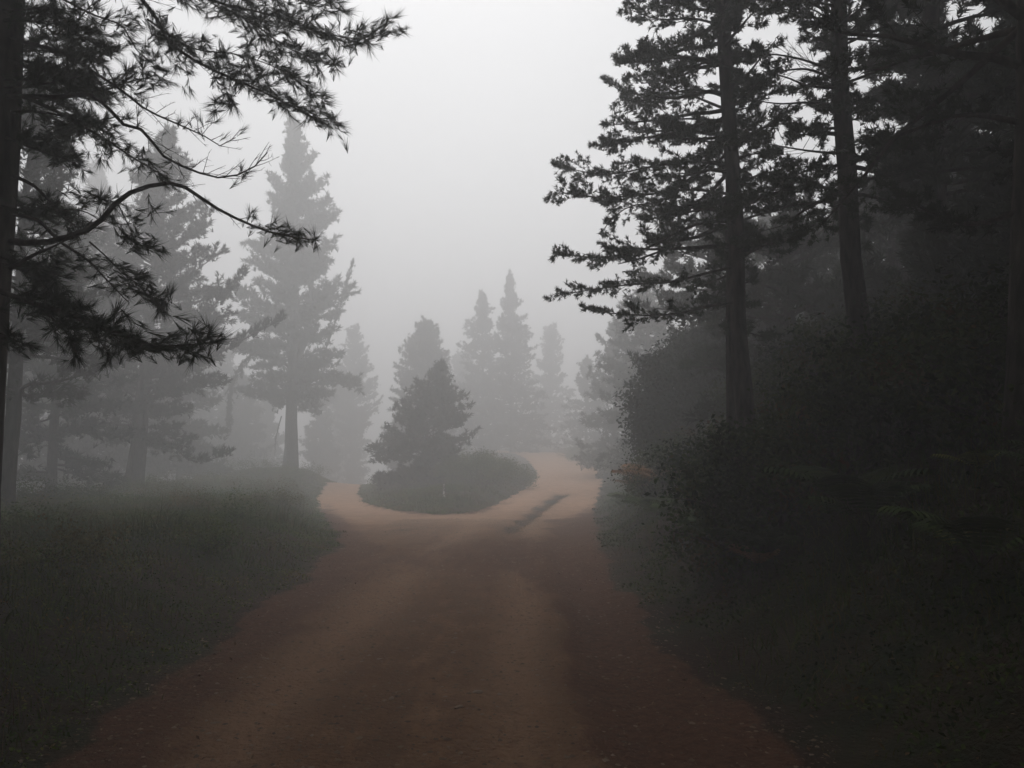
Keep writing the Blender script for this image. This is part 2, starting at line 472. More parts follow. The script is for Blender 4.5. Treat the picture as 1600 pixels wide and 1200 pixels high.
def grow(wood, leaf, P, r0, rs, sec_len=.6, sec_step=.14, start=.2, ter=3, tuft=.14, M=12, spread=.75, width=.035,
         bare=(2, 2), k=4, up=.15, tuft_n=3, sec_r=.006, r1=.2, wood_only=False, dens=1.0):
    """a limb with side twigs, finer twigs and needle tufts"""
    P = np.asarray(P); n = len(P)
    seg = np.linalg.norm(np.diff(P, axis=0), axis=1); L = seg.sum()
    s = np.concatenate([[0], np.cumsum(seg)]) / L
    wood.tubes(P, np.linspace(r0, r0 * r1, n), max(k, 5))
    N = max(int(L * (1 - start) / sec_step), 3)
    u = start + (1 - start) * (np.arange(N) + rs.uniform(0, .9, N)) / N
    u = np.clip(u, 0, .999)
    B = np.stack([np.interp(u, s, P[:, i]) for i in range(3)], 1)
    T = norm(np.stack([np.interp(u, s, np.gradient(P[:, i], s)) for i in range(3)], 1))
    side = norm(np.cross(T, UP) + 1e-6) * np.where(np.arange(N) % 2 == 0, 1, -1)[:, None]
    side = norm(side + rs.normal(size=(N, 3)) * .45)
    ph = rs.uniform(.5, 1.1, N)[:, None]
    D = norm(T * np.cos(ph) + side * np.sin(ph) + UP * up)
    Ls = sec_len * (1 - .55 * u) * rs.uniform(.45, 1.15, N) * np.minimum(1, .35 + 2.2 * (u - start + .1))
    D2 = norm(D + T * .35 + UP * (up * .8) + rs.normal(size=(N, 3)) * .2)
    q = np.array([0, .33, .66, 1.])[None, :, None]
    S = B[:, None] + D[:, None] * (Ls[:, None, None] * q * (1 - .35 * q)) + D2[:, None] * (Ls[:, None, None] * q * q * .4)
    wood.tubes(S, sec_r * np.array([1, .8, .6, .35])[None] * np.ones((N, 1)), 3)
    tips = [S[:, 3]]; dirs = [norm(S[:, 3] - S[:, 2])]; uu = [u]
    if ter:
        K = ter
        w = rs.uniform(.3, .95, (N, K))
        base = S[:, 0][:, None] + 0
        i = np.minimum((w * 3).astype(int), 2); f = w * 3 - i
        ar = np.arange(N)[:, None]
        base = S[ar, i] * (1 - f[..., None]) + S[ar, i + 1] * f[..., None]
        td = norm(S[ar, i + 1] - S[ar, i])
        d3 = norm(td + rs.normal(size=(N, K, 3)) * .65 + UP * up)
        L3 = Ls[:, None] * rs.uniform(.2, .5, (N, K)) * (1.2 - w)
        L3 = np.maximum(L3, .04)
        q3 = np.array([0, .5, 1.])
        d4 = norm(d3 + UP * up + rs.normal(size=(N, K, 3)) * .25)
        S3 = base[:, :, None] + d3[:, :, None] * (L3[..., None, None] * (q3 * (1 - .4 * q3))[None, None, :, None]) + d4[:, :, None] * (L3[..., None, None] * (q3 * q3 * .4)[None, None, :, None])
        S3 = S3.reshape(-1, 3, 3)
        wood.tubes(S3, sec_r * .5 * np.array([1, .7, .4])[None] * np.ones((len(S3), 1)), 3)
        tips.append(S3[:, 2]); dirs.append(norm(S3[:, 2] - S3[:, 1])); uu.append(np.repeat(u, K))
    tp, dr, uu = np.concatenate(tips), np.concatenate(dirs), np.concatenate(uu)
    if wood_only:
        return
    keep = (uu < bare[0]) | (uu > bare[1])
    keep &= rs.uniform(size=len(uu)) < dens
    tp, dr = tp[keep], dr[keep]
    for j in range(tuft_n):
        off = -dr * (tuft * .75 * j) + (rs.normal(size=tp.shape) * tuft * .25 * (j > 0))
        tufts(leaf, tp + off, norm(dr + rs.normal(size=dr.shape) * .25 + UP * up), tuft * rs.uniform(.7, 1.15, len(tp)), M, spread, width, rs)

def pine(label, base, H, prof, seed, lean=(0, 0), r0=.2, crown=.15, step=.45, per=4, elev=(-.15, .9), droop=.25,
         sec=None, tuft=.16, M=10, spread=.8, width=.05, sec_step=.2, ter=2, tuft_n=2, group=None, mat=None, limbs=(), name='pine_tree',
         cat='pine tree', sec_r=.008, trunk_pts=None, asym=None, dens=1.0, gap=.12, k=8, limb_kw=None, double=None, up=.15, len_j=(.55, 1.1)):
    """prof: list of (fraction of height, crown radius)"""
    rs = np.random.default_rng(seed)
    base = np.asarray(base, float)
    root = empty(name, base)
    wood, leaf = Geo(), Geo()
    n = 14
    t = np.linspace(0, 1, n)
    if trunk_pts is None:
        wig = np.cumsum(rs.normal(size=(n, 2)) * .012 * H / n * 3, axis=0)
        TP = np.stack([base[0] + lean[0] * t + wig[:, 0], base[1] + lean[1] * t + wig[:, 1], base[2] - .3 + (H + .3) * t], 1)
    else:
        TP = curve_pts(trunk_pts, n); H = TP[-1, 2] - base[2]
    R = r0 * (1 - t) ** .75 + .012
    R[0] *= 1.35; R[1] *= 1.08
    wood.tubes(TP, R, k)
    if double is not None:   # a second stem
        off = np.asarray(double[:2]); h0 = double[2]
        T2 = TP.copy(); g = smooth(h0, h0 + .2, t)[:, None]
        T2[:, :2] += off * g
        wood.tubes(T2[n // 5:-3], R[n // 5:-3] * .7, k)
    pf = np.array(prof)
    z = crown * H
    while z < H * .985:
        f = z / H
        Rm = np.interp(f, pf[:, 0], pf[:, 1])
        a0 = rs.uniform(0, 6.28)
        m = per + rs.integers(-1, 2)
        for j in range(max(m, 1)):
            if rs.uniform() < gap: continue
            az = a0 + j * 2 * math.pi / m + rs.normal() * .3
            L = Rm * rs.uniform(*len_j)
            if asym is not None:
                L *= asym(az, f)
            if L < .12: continue
            zz = base[2] + z + rs.uniform(-.5, .5) * step
            b = np.array([np.interp(zz, TP[:, 2], TP[:, 0]), np.interp(zz, TP[:, 2], TP[:, 1]), zz])
            e = elev[0] + (elev[1] - elev[0]) * f + rs.normal() * .12
            h = np.array([math.cos(az), math.sin(az), 0])
            q = np.linspace(0, 1, 7)[:, None]
            Pl = b + h * L * q * math.cos(e) + UP * (L * q * math.sin(e) - droop * L * q ** 2 * (1 - f) + .35 * droop * L * q ** 4)
            Pl += np.cumsum(rs.normal(size=(7, 3)) * .02 * L, axis=0) * (q > 0)
            grow(wood, leaf, Pl, .012 + .018 * L * (r0 / .2) ** .3, rs, sec_len=sec if sec else .38 * L + .15, sec_step=sec_step, start=.18, ter=ter,
                 tuft=tuft, M=M, spread=spread, width=width, tuft_n=tuft_n, sec_r=sec_r, dens=dens, up=up)
        z += step * rs.uniform(.75, 1.25)
    # leader
    top = TP[-1]
    tufts(leaf, top + rs.normal(size=(10, 3)) * [.06, .06, .2], np.tile(UP, (10, 1)), np.full(10, tuft * 1.2), M, .6, width, rs)
    tag(root, label, cat, group)
    for lm in limbs:
        kw = dict(limb_kw or {}); kw.update(lm.get('kw', {}))
        lw = Geo()
        grow(lw, leaf, curve_pts(lm['P'], lm.get('n', 14)), lm['r'], rs, **kw)
        lw.build('branch', M_bark, root, base)
    wood.build('trunk', M_bark, root, base, shade=True)
    leaf.build('crown', mat or M_needle, root, base)
    return root

def on_ground(px, Y):
    x = (px - 800) / F * Y
    return np.array([x, Y, hz(x, Y)])

def pine_px(label, px, Y, top, prof_px, seed, **kw):
    """a tree standing at distance Y; heights and widths surveyed off the photograph as (py, half width px)"""
    b = on_ground(px, Y)
    if 'base' in kw: b = np.asarray(kw.pop('base'), float)
    tp = at(top[0], top[1], Y)
    H = tp[2] - b[2]
    prof = sorted([((at(px, py, Y)[2] - b[2]) / H, hw / F * Y) for py, hw in prof_px])
    lean = (tp[0] - b[0], 0)
    return pine(label, b, H, prof, seed, lean=lean, **kw)

G_FAR = 'pines fading into the fog'
FAR = dict(mat=M_needle_far, tuft=.44, M=9, width=.12, spread=1.0, sec_step=.34, ter=3, tuft_n=3, sec_r=.012, step=.5, per=5)

# tall pine on the verge
pine_px('tall shaggy pine with a bare lower trunk standing alone beside the left fork', 455, 60, (458, 195),
        [(665, 20), (645, 85), (610, 105), (560, 95), (520, 88), (480, 92), (430, 84), (380, 76), (330, 58), (290, 42), (250, 30), (220, 18), (200, 6)], 11,
        r0=.50, crown=.20, elev=(-.1, 1.0), droop=.35, double=(1.2, .3, .25), **{**FAR, 'sec_step': .26, 'tuft': .42, 'step': .55, 'gap': .18, 'len_j': (.35, 1.15)},
        limbs=[dict(P=[at(450, 540, 60), at(415, 545, 60), at(380, 565, 60), at(360, 610, 60), at(358, 665, 60)], r=.07,
                    kw=dict(sec_len=1.35, sec_step=.12, start=.3, tuft=.28, M=9, width=.08, up=-.5, ter=2)),
               dict(P=[at(460, 590, 60), at(500, 560, 60), at(525, 500, 60), at(550, 410, 60)], r=.08,
                    kw=dict(sec_len=1.3, sec_step=.22, start=.3, tuft=.26, M=9, width=.08, up=.3, ter=2)),
               dict(P=[at(440, 650, 60), at(432, 680, 60), at(429, 712, 60)], r=.05, kw=dict(sec_len=.5, sec_step=.2, start=.2, tuft=.15, M=6, width=.08, up=-.6, ter=0, dens=.4))])
# broad pine left of it
lk = dict(sec_len=1.3, sec_step=.16, start=.22, tuft=.26, M=10, width=.10, up=.35, ter=3, tuft_n=2, sec_r=.012)
def L29(pts): return [at(x, y, 36) for x, y in pts]
pine_px('broad grey pine with upswept right boughs growing on the left verge edge', 210, 36, (262, 205),
        [(760, 10), (720, 100), (650, 105), (590, 120), (520, 130), (450, 120), (380, 85), (320, 65), (270, 45), (225, 14)], 12,
        r0=.42, crown=.16, elev=(.0, .8), droop=.2, **{**FAR, 'sec_step': .24, 'tuft': .26, 'width': .10, 'M': 10, 'step': .42, 'gap': .12, 'len_j': (.5, 1.1)},
        limbs=[dict(P=L29(p), r=.07, kw=lk) for p in (
            [(215, 640), (270, 600), (330, 560), (400, 520), (440, 500)],
            [(215, 560), (270, 530), (320, 490), (370, 440), (382, 425)],
            [(225, 500), (270, 460), (310, 420), (345, 395)],
            [(240, 430), (270, 390), (310, 350), (330, 330)],
            [(210, 620), (170, 590), (120, 560), (90, 540)],
            [(215, 700), (260, 690), (300, 720), (350, 712)],
            [(210, 560), (160, 520), (130, 470), (115, 440)])])
pine_px('slim dark pine trunk at the left margin under drooping branches', 15, 19, (40, 120),
        [(700, 20), (640, 170), (560, 190), (450, 160), (300, 110), (150, 30)], 13, r0=.20, crown=.28, group=None,
        **{**FAR, 'tuft': .22, 'width': .09, 'sec_step': .2, 'M': 10, 'gap': .15})
pine_px('slender pine between the left margin trunk and the broad grey pine', 90, 29, (100, 330),
        [(770, 10), (740, 90), (650, 120), (560, 110), (450, 80), (350, 20)], 14, r0=.20, crown=.12,
        **{**FAR, 'tuft': .27, 'width': .1, 'sec_step': .24, 'gap': .12})
pine_px('faint pine rising behind the left verge, its tip left of the broad pine', 148, 76, (150, 255),
        [(740, 60), (600, 90), (450, 60), (350, 35), (270, 10)], 15, r0=.3, crown=.12, **FAR)
pine_px('pale pine downhill between the broad pine and the tall shaggy pine', 335, 92, (330, 470),
        [(740, 70), (650, 60), (560, 40), (490, 10)], 16, r0=.25, crown=.1, **{**FAR, 'tuft': .42})
pine_px('very faint pine just right of the tall shaggy pine', 553, 104, (558, 520),
        [(720, 20), (650, 48), (600, 42), (550, 20)], 17, r0=.25, crown=.18, **{**FAR, 'tuft': .4, 'gap': .3})
pine_px('faint short pine beyond the left fork near the island', 532, 118, (535, 600),
        [(740, 40), (680, 34), (630, 16)], 18, r0=.2, crown=.15, **{**FAR, 'tuft': .42})
for i, (px, Y, top, hw, lab) in enumerate([(48, 44, 420, 95, 'grey pine between the margin trunk and the slender pine'), (150, 50, 470, 85, 'grey pine crown behind the slender pine'),
                                   (285, 56, 520, 70, 'grey pine close behind the right side of the broad pine'), (375, 84, 590, 55, 'faint pine low in the fog left of the tall shaggy pine'),
                                   (415, 100, 610, 45, 'very faint pine low in the fog beside the tall shaggy pine'), (250, 84, 560, 60, 'faint pine low in the fog behind the broad pine'),
                                   (500, 96, 610, 36, 'very faint pine low in the fog between the tall shaggy pine and the left fork')]):
    pine_px(lab, px, Y, (px + 4, top), [(770, hw * .5), (720, hw), (640, hw * .85), (top + 50, hw * .5), (top, 6)], 130 + i, r0=.25, crown=.12, group='pines in the fog below the left verge', **{**FAR, 'gap': .12})
# island conifers
DENSE = {**FAR, 'per': 5, 'gap': .14, 'sec_step': .30, 'step': .46, 'tuft': .28, 'elev': (-.1, .8), 'len_j': (.45, 1.2), 'M': 8}
pine_px('dark green young conifer at the back of the island with a leaning pointed top', 652, 46, (690, 572),
        [(770, 50), (740, 76), (690, 84), (660, 68), (625, 44), (600, 24), (580, 9)], 21, r0=.14, crown=.04, name='conifer_tree', cat='conifer', **{**DENSE, 'per': 6, 'gap': .05, 'step': .36, 'sec_step': .26, 'len_j': (.6, 1.12)})
pine_px('paler rounded conifer directly behind the dark island conifer', 656, 78, (664, 508),
        [(720, 62), (650, 52), (600, 46), (560, 36), (530, 24), (512, 12)], 22, r0=.2, crown=.05, name='conifer_tree', cat='conifer', **{**DENSE, 'tuft': .36, 'per': 6, 'gap': .05, 'step': .4, 'len_j': (.6, 1.12)})
pine_px('left and shorter of the twin pointed conifers behind the island', 752, 96, (754, 458),
        [(730, 50), (650, 52), (600, 44), (560, 36), (520, 28), (490, 18), (465, 6)], 23, r0=.25, crown=.05, name='conifer_tree', cat='conifer', **{**DENSE, 'tuft': .36, 'sec_step': .36})
pine_px('right and taller of the twin pointed conifers behind the island', 800, 94, (797, 428),
        [(730, 70), (660, 62), (600, 46), (550, 36), (510, 27), (475, 17), (440, 6)], 24, r0=.28, crown=.05, name='conifer_tree', cat='conifer', **{**DENSE, 'tuft': .36, 'sec_step': .36})
pine_px('faint conifer right of the twin conifers, above the road crest', 858, 116, (858, 512),
        [(720, 50), (650, 45), (590, 34), (540, 16)], 25, r0=.25, crown=.05, name='conifer_tree', cat='conifer', **{**DENSE, 'tuft': .42, 'sec_step': .42})
pine_px('faint low conifer left of the twin conifers', 722, 118, (722, 560),
        [(730, 46), (660, 38), (600, 22)], 26, r0=.25, crown=.05, name='conifer_tree', cat='conifer', **{**DENSE, 'tuft': .42, 'sec_step': .42})

# right side beyond the bend
pine_px('hazy full pine beyond the bend whose left edge meets the sky', 955, 60, (962, 508),
        [(720, 72), (650, 62), (600, 56), (560, 44), (530, 24)], 31, r0=.25, crown=.03, **{**DENSE, 'tuft': .3})
pine_px('hazy tall pine beyond the bend, touching the dark pine branches', 1015, 46, (1010, 440),
        [(720, 80), (650, 84), (580, 74), (520, 58), (470, 30)], 32, r0=.28, crown=.03, **{**DENSE, 'tuft': .28})
pine_px('hazy pine at the crest beside the faint conifer', 915, 90, (918, 560),
        [(720, 40), (650, 34), (610, 22), (575, 10), (562, 4)], 33, r0=.2, crown=.03, **{**DENSE, 'tuft': .34})

# the dark pines on the right bank
RK = dict(mat=M_needle, tuft=.08, M=13, width=.10, spread=1.1, sec_step=.10, ter=6, tuft_n=3, sec_r=.005, step=.28, per=5)
def LY(Y, pts): return [at(x, y, Y + dy) for x, y, dy in pts]
rl = dict(sec_len=.78, sec_step=.06, start=.22, tuft=.066, M=13, width=.10, spread=1.1, ter=6, tuft_n=3, sec_r=.0045, up=.1)
rl2 = dict(rl, dens=.6, sec_len=.5)
A_limbs = [
    ([(1150, 350, 0), (1110, 345, 0), (1060, 362, 0), (1000, 392, -.2), (930, 402, -.3), (864, 394, -.4)], rl2),
    ([(1160, 415, 0), (1110, 425, 0), (1050, 440, 0), (970, 446, .2), (868, 462, .3)], rl2),
    ([(1160, 470, 0), (1110, 478, 0), (1040, 492, 0), (960, 490, 0), (915, 482, 0)], rl2),
    ([(1150, 262, 0), (1090, 252, 0), (1030, 258, .3), (950, 272, .4), (880, 262, .5)], rl),
    ([(1150, 305, 0), (1080, 296, -.2), (1000, 305, -.4), (930, 308, -.5), (875, 300, -.5)], rl),
    ([(1160, 330, 0), (1080, 325, .2), (1010, 318, .3), (970, 330, .3), (940, 362, .3)], dict(rl2, start=.45)),
    ([(1150, 215, 0), (1080, 205, 0), (1010, 215, 0), (940, 230, 0)], rl),
    ([(1155, 160, 0), (1090, 140, .3), (1020, 150, .4), (965, 140, .5)], rl),
    ([(1155, 110, 0), (1090, 90, -.4), (1020, 95, -.5), (970, 100, -.6)], rl),
    ([(1155, 50, 0), (1090, 30, 0), (1030, 30, 0), (985, 15, 0)], rl),
    ([(1155, 20, 0), (1090, -10, .4), (1030, -20, .6), (990, -15, .8)], rl),
]
bA = on_ground(1174, 10.4)
pine_px('nearest dark pine on the right bank, its boughs reaching farthest over the road', 1174, 10.4, (1120, -1000),
        [(560, 60), (520, 150), (450, 190), (350, 190), (250, 195), (100, 165), (0, 160), (-70, 175), (-200, 330), (-350, 420), (-700, 380), (-980, 60)], 41,
        r0=.125, crown=.20, elev=(-.15, .5), droop=.25, limbs=[dict(P=LY(10.4, p), r=.024, kw=k) for p, k in A_limbs], group=None,
        **{**RK, 'sec_step': .13, 'gap': .16, 'asym': lambda az, f: .3 if math.cos(az) > .2 and .17 < f < .44 else 1.0})
pine_px('thin dark pine stem close against the left side of the nearest right pine', 1143, 11.2, (1128, -150),
        [(500, 60), (300, 120), (100, 110), (-100, 40)], 42, r0=.075, crown=.30, elev=(-.1, .5), **{**RK, 'gap': .3, 'step': .6, 'sec_step': .18})
wire = dict(rl, dens=.12, sec_len=.5, sec_step=.12, ter=2, up=-.6, tuft_n=1)
half = dict(rl, dens=.7, bare=(-1, .45), start=.1)
B_limbs = [
    ([(1300, 122, 0), (1260, 108, 0), (1215, 112, -.1), (1190, 118, -.2)], half),
    ([(1302, 110, 0), (1250, 92, .2), (1200, 85, .4), (1160, 95, .6)], half),
    ([(1305, 137, 0), (1262, 134, 0), (1232, 122, 0), (1190, 110, 0)], wire),
    ([(1306, 165, 0), (1262, 160, 0), (1218, 162, 0), (1170, 155, 0)], wire),
    ([(1318, 108, 0), (1350, 106, 0), (1382, 97, 0), (1430, 70, 0)], half),
    ([(1318, 130, 0), (1350, 120, 0), (1400, 100, 0), (1450, 90, 0)], half),
    ([(1322, 162, 0), (1345, 155, 0), (1380, 160, 0), (1410, 170, 0)], half),
    ([(1296, 20, 0), (1250, 0, 0), (1200, 10, 0)], rl),
    ([(1312, 240, 0), (1260, 235, -.2), (1200, 225, -.4)], rl),
    ([(1315, 300, 0), (1260, 290, .2), (1200, 300, .4)], rl),
]
pine_px('dark bare-sided pine trunk with wiry horizontal limbs, right of the nearest pine', 1352, 9.8, (1285, -1000),
        [(640, 20), (560, 120), (450, 190), (350, 190), (250, 180), (215, 120), (170, 60), (110, 60), (60, 110), (0, 150), (-70, 180), (-200, 330), (-350, 440), (-700, 400), (-980, 60)], 43,
        r0=.135, crown=.18, elev=(-.1, .5), limbs=[dict(P=LY(9.8, p), r=.022, kw=k) for p, k in B_limbs],
        **{**RK, 'sec_step': .14, 'gap': .2})
pine_px('thick black pine trunk cut by the right margin', 1592, 6.3, (1600, -700),
        [(500, 60), (350, 230), (200, 330), (0, 400), (-300, 350), (-650, 40)], 44, r0=.14, crown=.33, elev=(-.1, .5),
        limbs=[dict(P=LY(6.3, [(1600, 40, .0), (1500, 130, .5), (1400, 215, 1.0), (1330, 300, 1.5), (1270, 365, 2)]), r=.035, kw=dict(rl, dens=.5)),
               dict(P=LY(6.3, [(1590, 190, .0), (1500, 180, .5), (1400, 215, 1.0), (1370, 240, 1.2)]), r=.03, kw=rl),
               dict(P=LY(6.3, [(1590, 330, .0), (1520, 350, .5), (1450, 330, 1.0), (1400, 300, 1.2)]), r=.03, kw=rl)],
        **{**RK, 'gap': .45, 'step': .6, 'sec_step': .2})
pine_px('dark pine trunk deep in shade between the wiry-limbed pine and the margin trunk', 1478, 12.4, (1440, -900),
        [(600, 60), (500, 220), (350, 230), (200, 220), (0, 210), (-150, 300), (-350, 380), (-600, 330), (-880, 50)], 45, r0=.14, crown=.12, elev=(-.1, .5),
        **{**RK, 'gap': .3, 'asym': lambda az, f: .5 if math.cos(az) < -.2 and .1 < f < .45 else 1.0, 'tuft': .15, 'sec_step': .2})
# further ranks closing off the right side
ranks = [(1235, 16.1, (1230, 330), 'dark pine seen through the gap left of the wiry-limbed trunk'),
         (1400, 17.8, (1395, 230), 'dark pine in the second rank behind the wiry-limbed pine'),
         (1560, 16.1, (1560, 60), 'dark pine in the second rank near the right margin'),
         (1120, 22.1, (1110, 330), 'dark pine behind the nearest right pine, beyond the leafy dark tree'),
         (1310, 25.5, (1305, 350), 'dim pine in the rear rank right of the bend'),
         (1500, 25.5, (1495, 150), 'dim pine in the rear rank at the far right'),
         (1210, 30.6, (1200, 330), 'dim pine in the rear rank behind the gap in the branches'),
         (1440, 21.2, (1440, 170), 'dim pine filling the gap behind the second rank'),
         (1355, 14.4, (1350, 400), 'dark pine close behind the wiry-limbed pine'),
         (1260, 20.4, (1262, 370), 'dim low-topped pine in the gap left of the wiry-limbed trunk'),
         (1575, 21.2, (1570, 250), 'dim pine behind the thick trunk at the margin'),
         (1650, 10.2, (1650, -500), 'dark pine just past the right margin')]
for i, (px, Y, top, lab) in enumerate(ranks):
    pine_px(lab, px, Y, top, [(680, 150 * 16 / Y), (560, 165 * 16 / Y), (400, 160 * 16 / Y), (200, 140 * 16 / Y), (top[1] + 60, 50 * 16 / Y), (top[1], 8)], 50 + i,
            r0=.2, crown=.06, elev=(-.1, .6), group='dark pines behind the right bank', **{**RK, 'tuft': .20, 'M': 10, 'width': .13, 'sec_step': .19, 'ter': 3, 'tuft_n': 3, 'step': .42, 'gap': .04})

# ------------------------------------------------------------------ the near left pine, limb by limb
def L1(pts): return [at(x, y, d) for x, y, d in pts]
nl = dict(sec_len=.42, sec_step=.06, start=.2, tuft=.115, M=26, width=.017, spread=.5, ter=3, tuft_n=3, sec_r=.0035, up=.05)
twg = dict(nl, dens=.015, sec_len=.42, sec_step=.045, ter=4, up=.12, sec_r=.0034)     # bare dead twigs
mixd = dict(nl, bare=(-1, .45))
near_limbs = [
    ([(50, -130, 6.4), (160, -60, 6.3), (235, 15, 6.2), (262, 62, 6.2), (310, 98, 6.1), (385, 132, 6.0), (440, 158, 6.0), (505, 192, 6.0)], .026, dict(nl, bare=(-1, .42), sec_len=.5)),
    ([(70, -190, 6.6), (220, -60, 6.5), (330, 0, 6.4), (420, 22, 6.4), (500, 50, 6.3), (570, 62, 6.3), (612, 48, 6.3)], .02, dict(nl, bare=(-1, .3), sec_len=.45)),
    ([(200, -120, 6.7), (330, -60, 6.6), (400, -20, 6.5), (470, 0, 6.5), (520, 10, 6.5)], .016, dict(nl, sec_len=.55)),
    ([(345, 10, 6.4), (400, 40, 6.4), (450, 75, 6.4), (500, 95, 6.4), (522, 105, 6.4)], .009, dict(nl, sec_len=.32, start=.1)),
    ([(230, 30, 6.2), (300, 75, 6.2), (370, 85, 6.3), (440, 110, 6.3), (490, 150, 6.3)], .009, dict(nl, sec_len=.35, start=.3)),
    ([(380, 132, 6.0), (365, 150, 6.0), (345, 165, 6.0), (332, 170, 6.0)], .004, dict(nl, sec_len=.14, start=.3)),
    ([(10, 150, 6.0), (90, 152, 5.9), (140, 148, 5.9), (172, 172, 5.8), (200, 200, 5.8), (228, 205, 5.8), (250, 240, 5.8), (300, 266, 5.8), (350, 278, 5.8), (395, 262, 5.8), (418, 238, 5.8)], .022, dict(twg, start=.3)),
    ([(10, 60, 6.3), (90, 80, 6.2), (150, 115, 6.1), (195, 145, 6.1), (230, 172, 6.0), (280, 195, 6.0), (318, 212, 6.0), (345, 228, 6.0), (368, 215, 6.0)], .018, dict(twg, start=.35)),
    ([(10, 140, 6.3), (80, 170, 6.3), (140, 203, 6.2), (180, 228, 6.2), (210, 248, 6.2), (262, 278, 6.2)], .02, dict(mixd, dens=.35)),
    ([(15, 378, 5.6), (60, 380, 5.6), (102, 372, 5.6), (150, 352, 5.6), (178, 320, 5.6), (215, 296, 5.6), (272, 286, 5.6), (300, 300, 5.6), (350, 332, 5.6), (420, 362, 5.6), (482, 374, 5.6)], .027, dict(nl, dens=.95, bare=(-1, .80), sec_len=.24, tuft=.10)),
    ([(15, 420, 5.5), (50, 400, 5.5), (90, 382, 5.5), (112, 370, 5.5)], .018, dict(twg)),
    ([(20, 275, 5.9), (55, 292, 5.9), (92, 330, 5.9), (125, 360, 5.9)], .016, dict(mixd, sec_len=.3, dens=.5)),
    ([(20, 335, 5.7), (60, 345, 5.7), (92, 376, 5.7), (135, 405, 5.7), (160, 430, 5.7), (198, 470, 5.7)], .017, dict(twg, dens=.1, sec_len=.2)),
    ([(90, 328, 5.9), (130, 330, 5.9), (160, 345, 5.9), (200, 350, 5.9), (245, 332, 5.9)], .006, dict(mixd, sec_len=.2, dens=.4)),
    ([(140, 378, 5.7), (165, 400, 5.7), (190, 425, 5.7), (215, 445, 5.7), (250, 478, 5.7), (265, 470, 5.7)], .007, dict(nl, sec_len=.16, start=.3)),
    ([(185, 320, 5.6), (200, 350, 5.6), (215, 380, 5.6), (240, 388, 5.6)], .005, dict(nl, sec_len=.14, start=.45)),
    ([(110, 300, 5.8), (140, 310, 5.8), (170, 312, 5.8)], .005, dict(nl, sec_len=.13, start=.2)),
    ([(0, 455, 5.0), (40, 470, 5.0), (80, 482, 5.0), (115, 494, 5.0), (150, 512, 5.0), (190, 522, 5.0), (245, 540, 5.0), (325, 536, 5.0)], .02, dict(nl, sec_len=.3, start=.12, sec_step=.05, tuft=.13)),
    ([(60, 478, 5.0), (90, 505, 5.0), (115, 535, 5.0), (120, 555, 5.0)], .007, dict(nl, sec_len=.2, start=.2, tuft=.12)),
    ([(150, 512, 5.0), (158, 535, 5.0), (172, 555, 5.0)], .005, dict(nl, sec_len=.12, start=.3, tuft=.1)),
    ([(0, 520, 5.0), (20, 530, 5.0), (40, 540, 5.0)], .006, dict(nl, sec_len=.16, tuft=.1)),
    ([(10, 215, 6.1), (60, 235, 6.1), (105, 250, 6.1), (125, 262, 6.1)], .014, dict(nl, sec_len=.28)),
    ([(0, 90, 6.3), (60, 110, 6.2), (110, 120, 6.2), (160, 140, 6.2), (200, 128, 6.2), (245, 118, 6.2)], .016, dict(nl, sec_len=.4)),
    ([(0, 175, 6.3), (60, 175, 6.2), (110, 185, 6.2), (150, 200, 6.2), (175, 235, 6.2)], .016, dict(nl, sec_len=.4)),
    ([(0, 30, 6.5), (60, 20, 6.5), (110, 42, 6.4), (140, 10, 6.4), (190, -20, 6.4)], .014, dict(twg)),
    ([(10, -40, 6.5), (80, -10, 6.5), (150, 25, 6.4), (190, 40, 6.4), (215, 80, 6.4), (255, 112, 6.4)], .014, dict(twg, dens=.2)),
    ([(0, 320, 6.2), (40, 330, 6.2), (80, 320, 6.2), (120, 350, 6.2)], .012, dict(nl, sec_len=.3)),
    ([(0, 400, 5.8), (40, 420, 5.8), (70, 450, 5.8), (95, 470, 5.8)], .012, dict(nl, sec_len=.32)),
    ([(0, 240, 6.6), (40, 220, 6.6), (90, 215, 6.6), (130, 190, 6.6)], .012, dict(nl, sec_len=.4)),
]
_r = np.random.default_rng(99)
for i in range(15):
    y0 = _r.uniform(-60, 240) if i < 10 else _r.uniform(240, 470); x1 = _r.uniform(70, 215) * (1 if y0 < 260 else .6); dd = _r.uniform(5.6, 7.0); dy = _r.uniform(-30, 60)
    near_limbs.append(([(5, y0, dd), (x1 * .35, y0 + dy * .1, dd + .1), (x1 * .7, y0 + dy * .5, dd + .1), (x1, y0 + dy, dd)], .010, dict(nl, sec_len=.34, start=.1, dens=.9)))
tb = at(-40, 900, 6.3); tb[2] = hz(tb[0], tb[1])
near = pine('big near pine at the left margin, long needled limbs sweeping over the verge', tb, 12, [(.25, .3), (.4, 1.6), (.5, 3.2), (.65, 3.9), (.85, 3.0), (1, .3)], 61, r0=.15,
            trunk_pts=[tb - UP * .3, at(-25, 600, 6.3), at(0, 300, 6.3), at(14, 0, 6.4), at(20, -300, 6.5), at(30, -900, 6.6), at(30, -900, 6.6) + UP * 7],
            crown=.42, step=.5, per=5, elev=(-.0, .4), droop=.2, sec=.9, tuft=.25, M=12, spread=.9, width=.07, sec_step=.2, ter=3, tuft_n=2, sec_r=.004,
            limbs=[dict(P=L1(p), r=r, kw=k, n=18) for p, r, k in near_limbs])

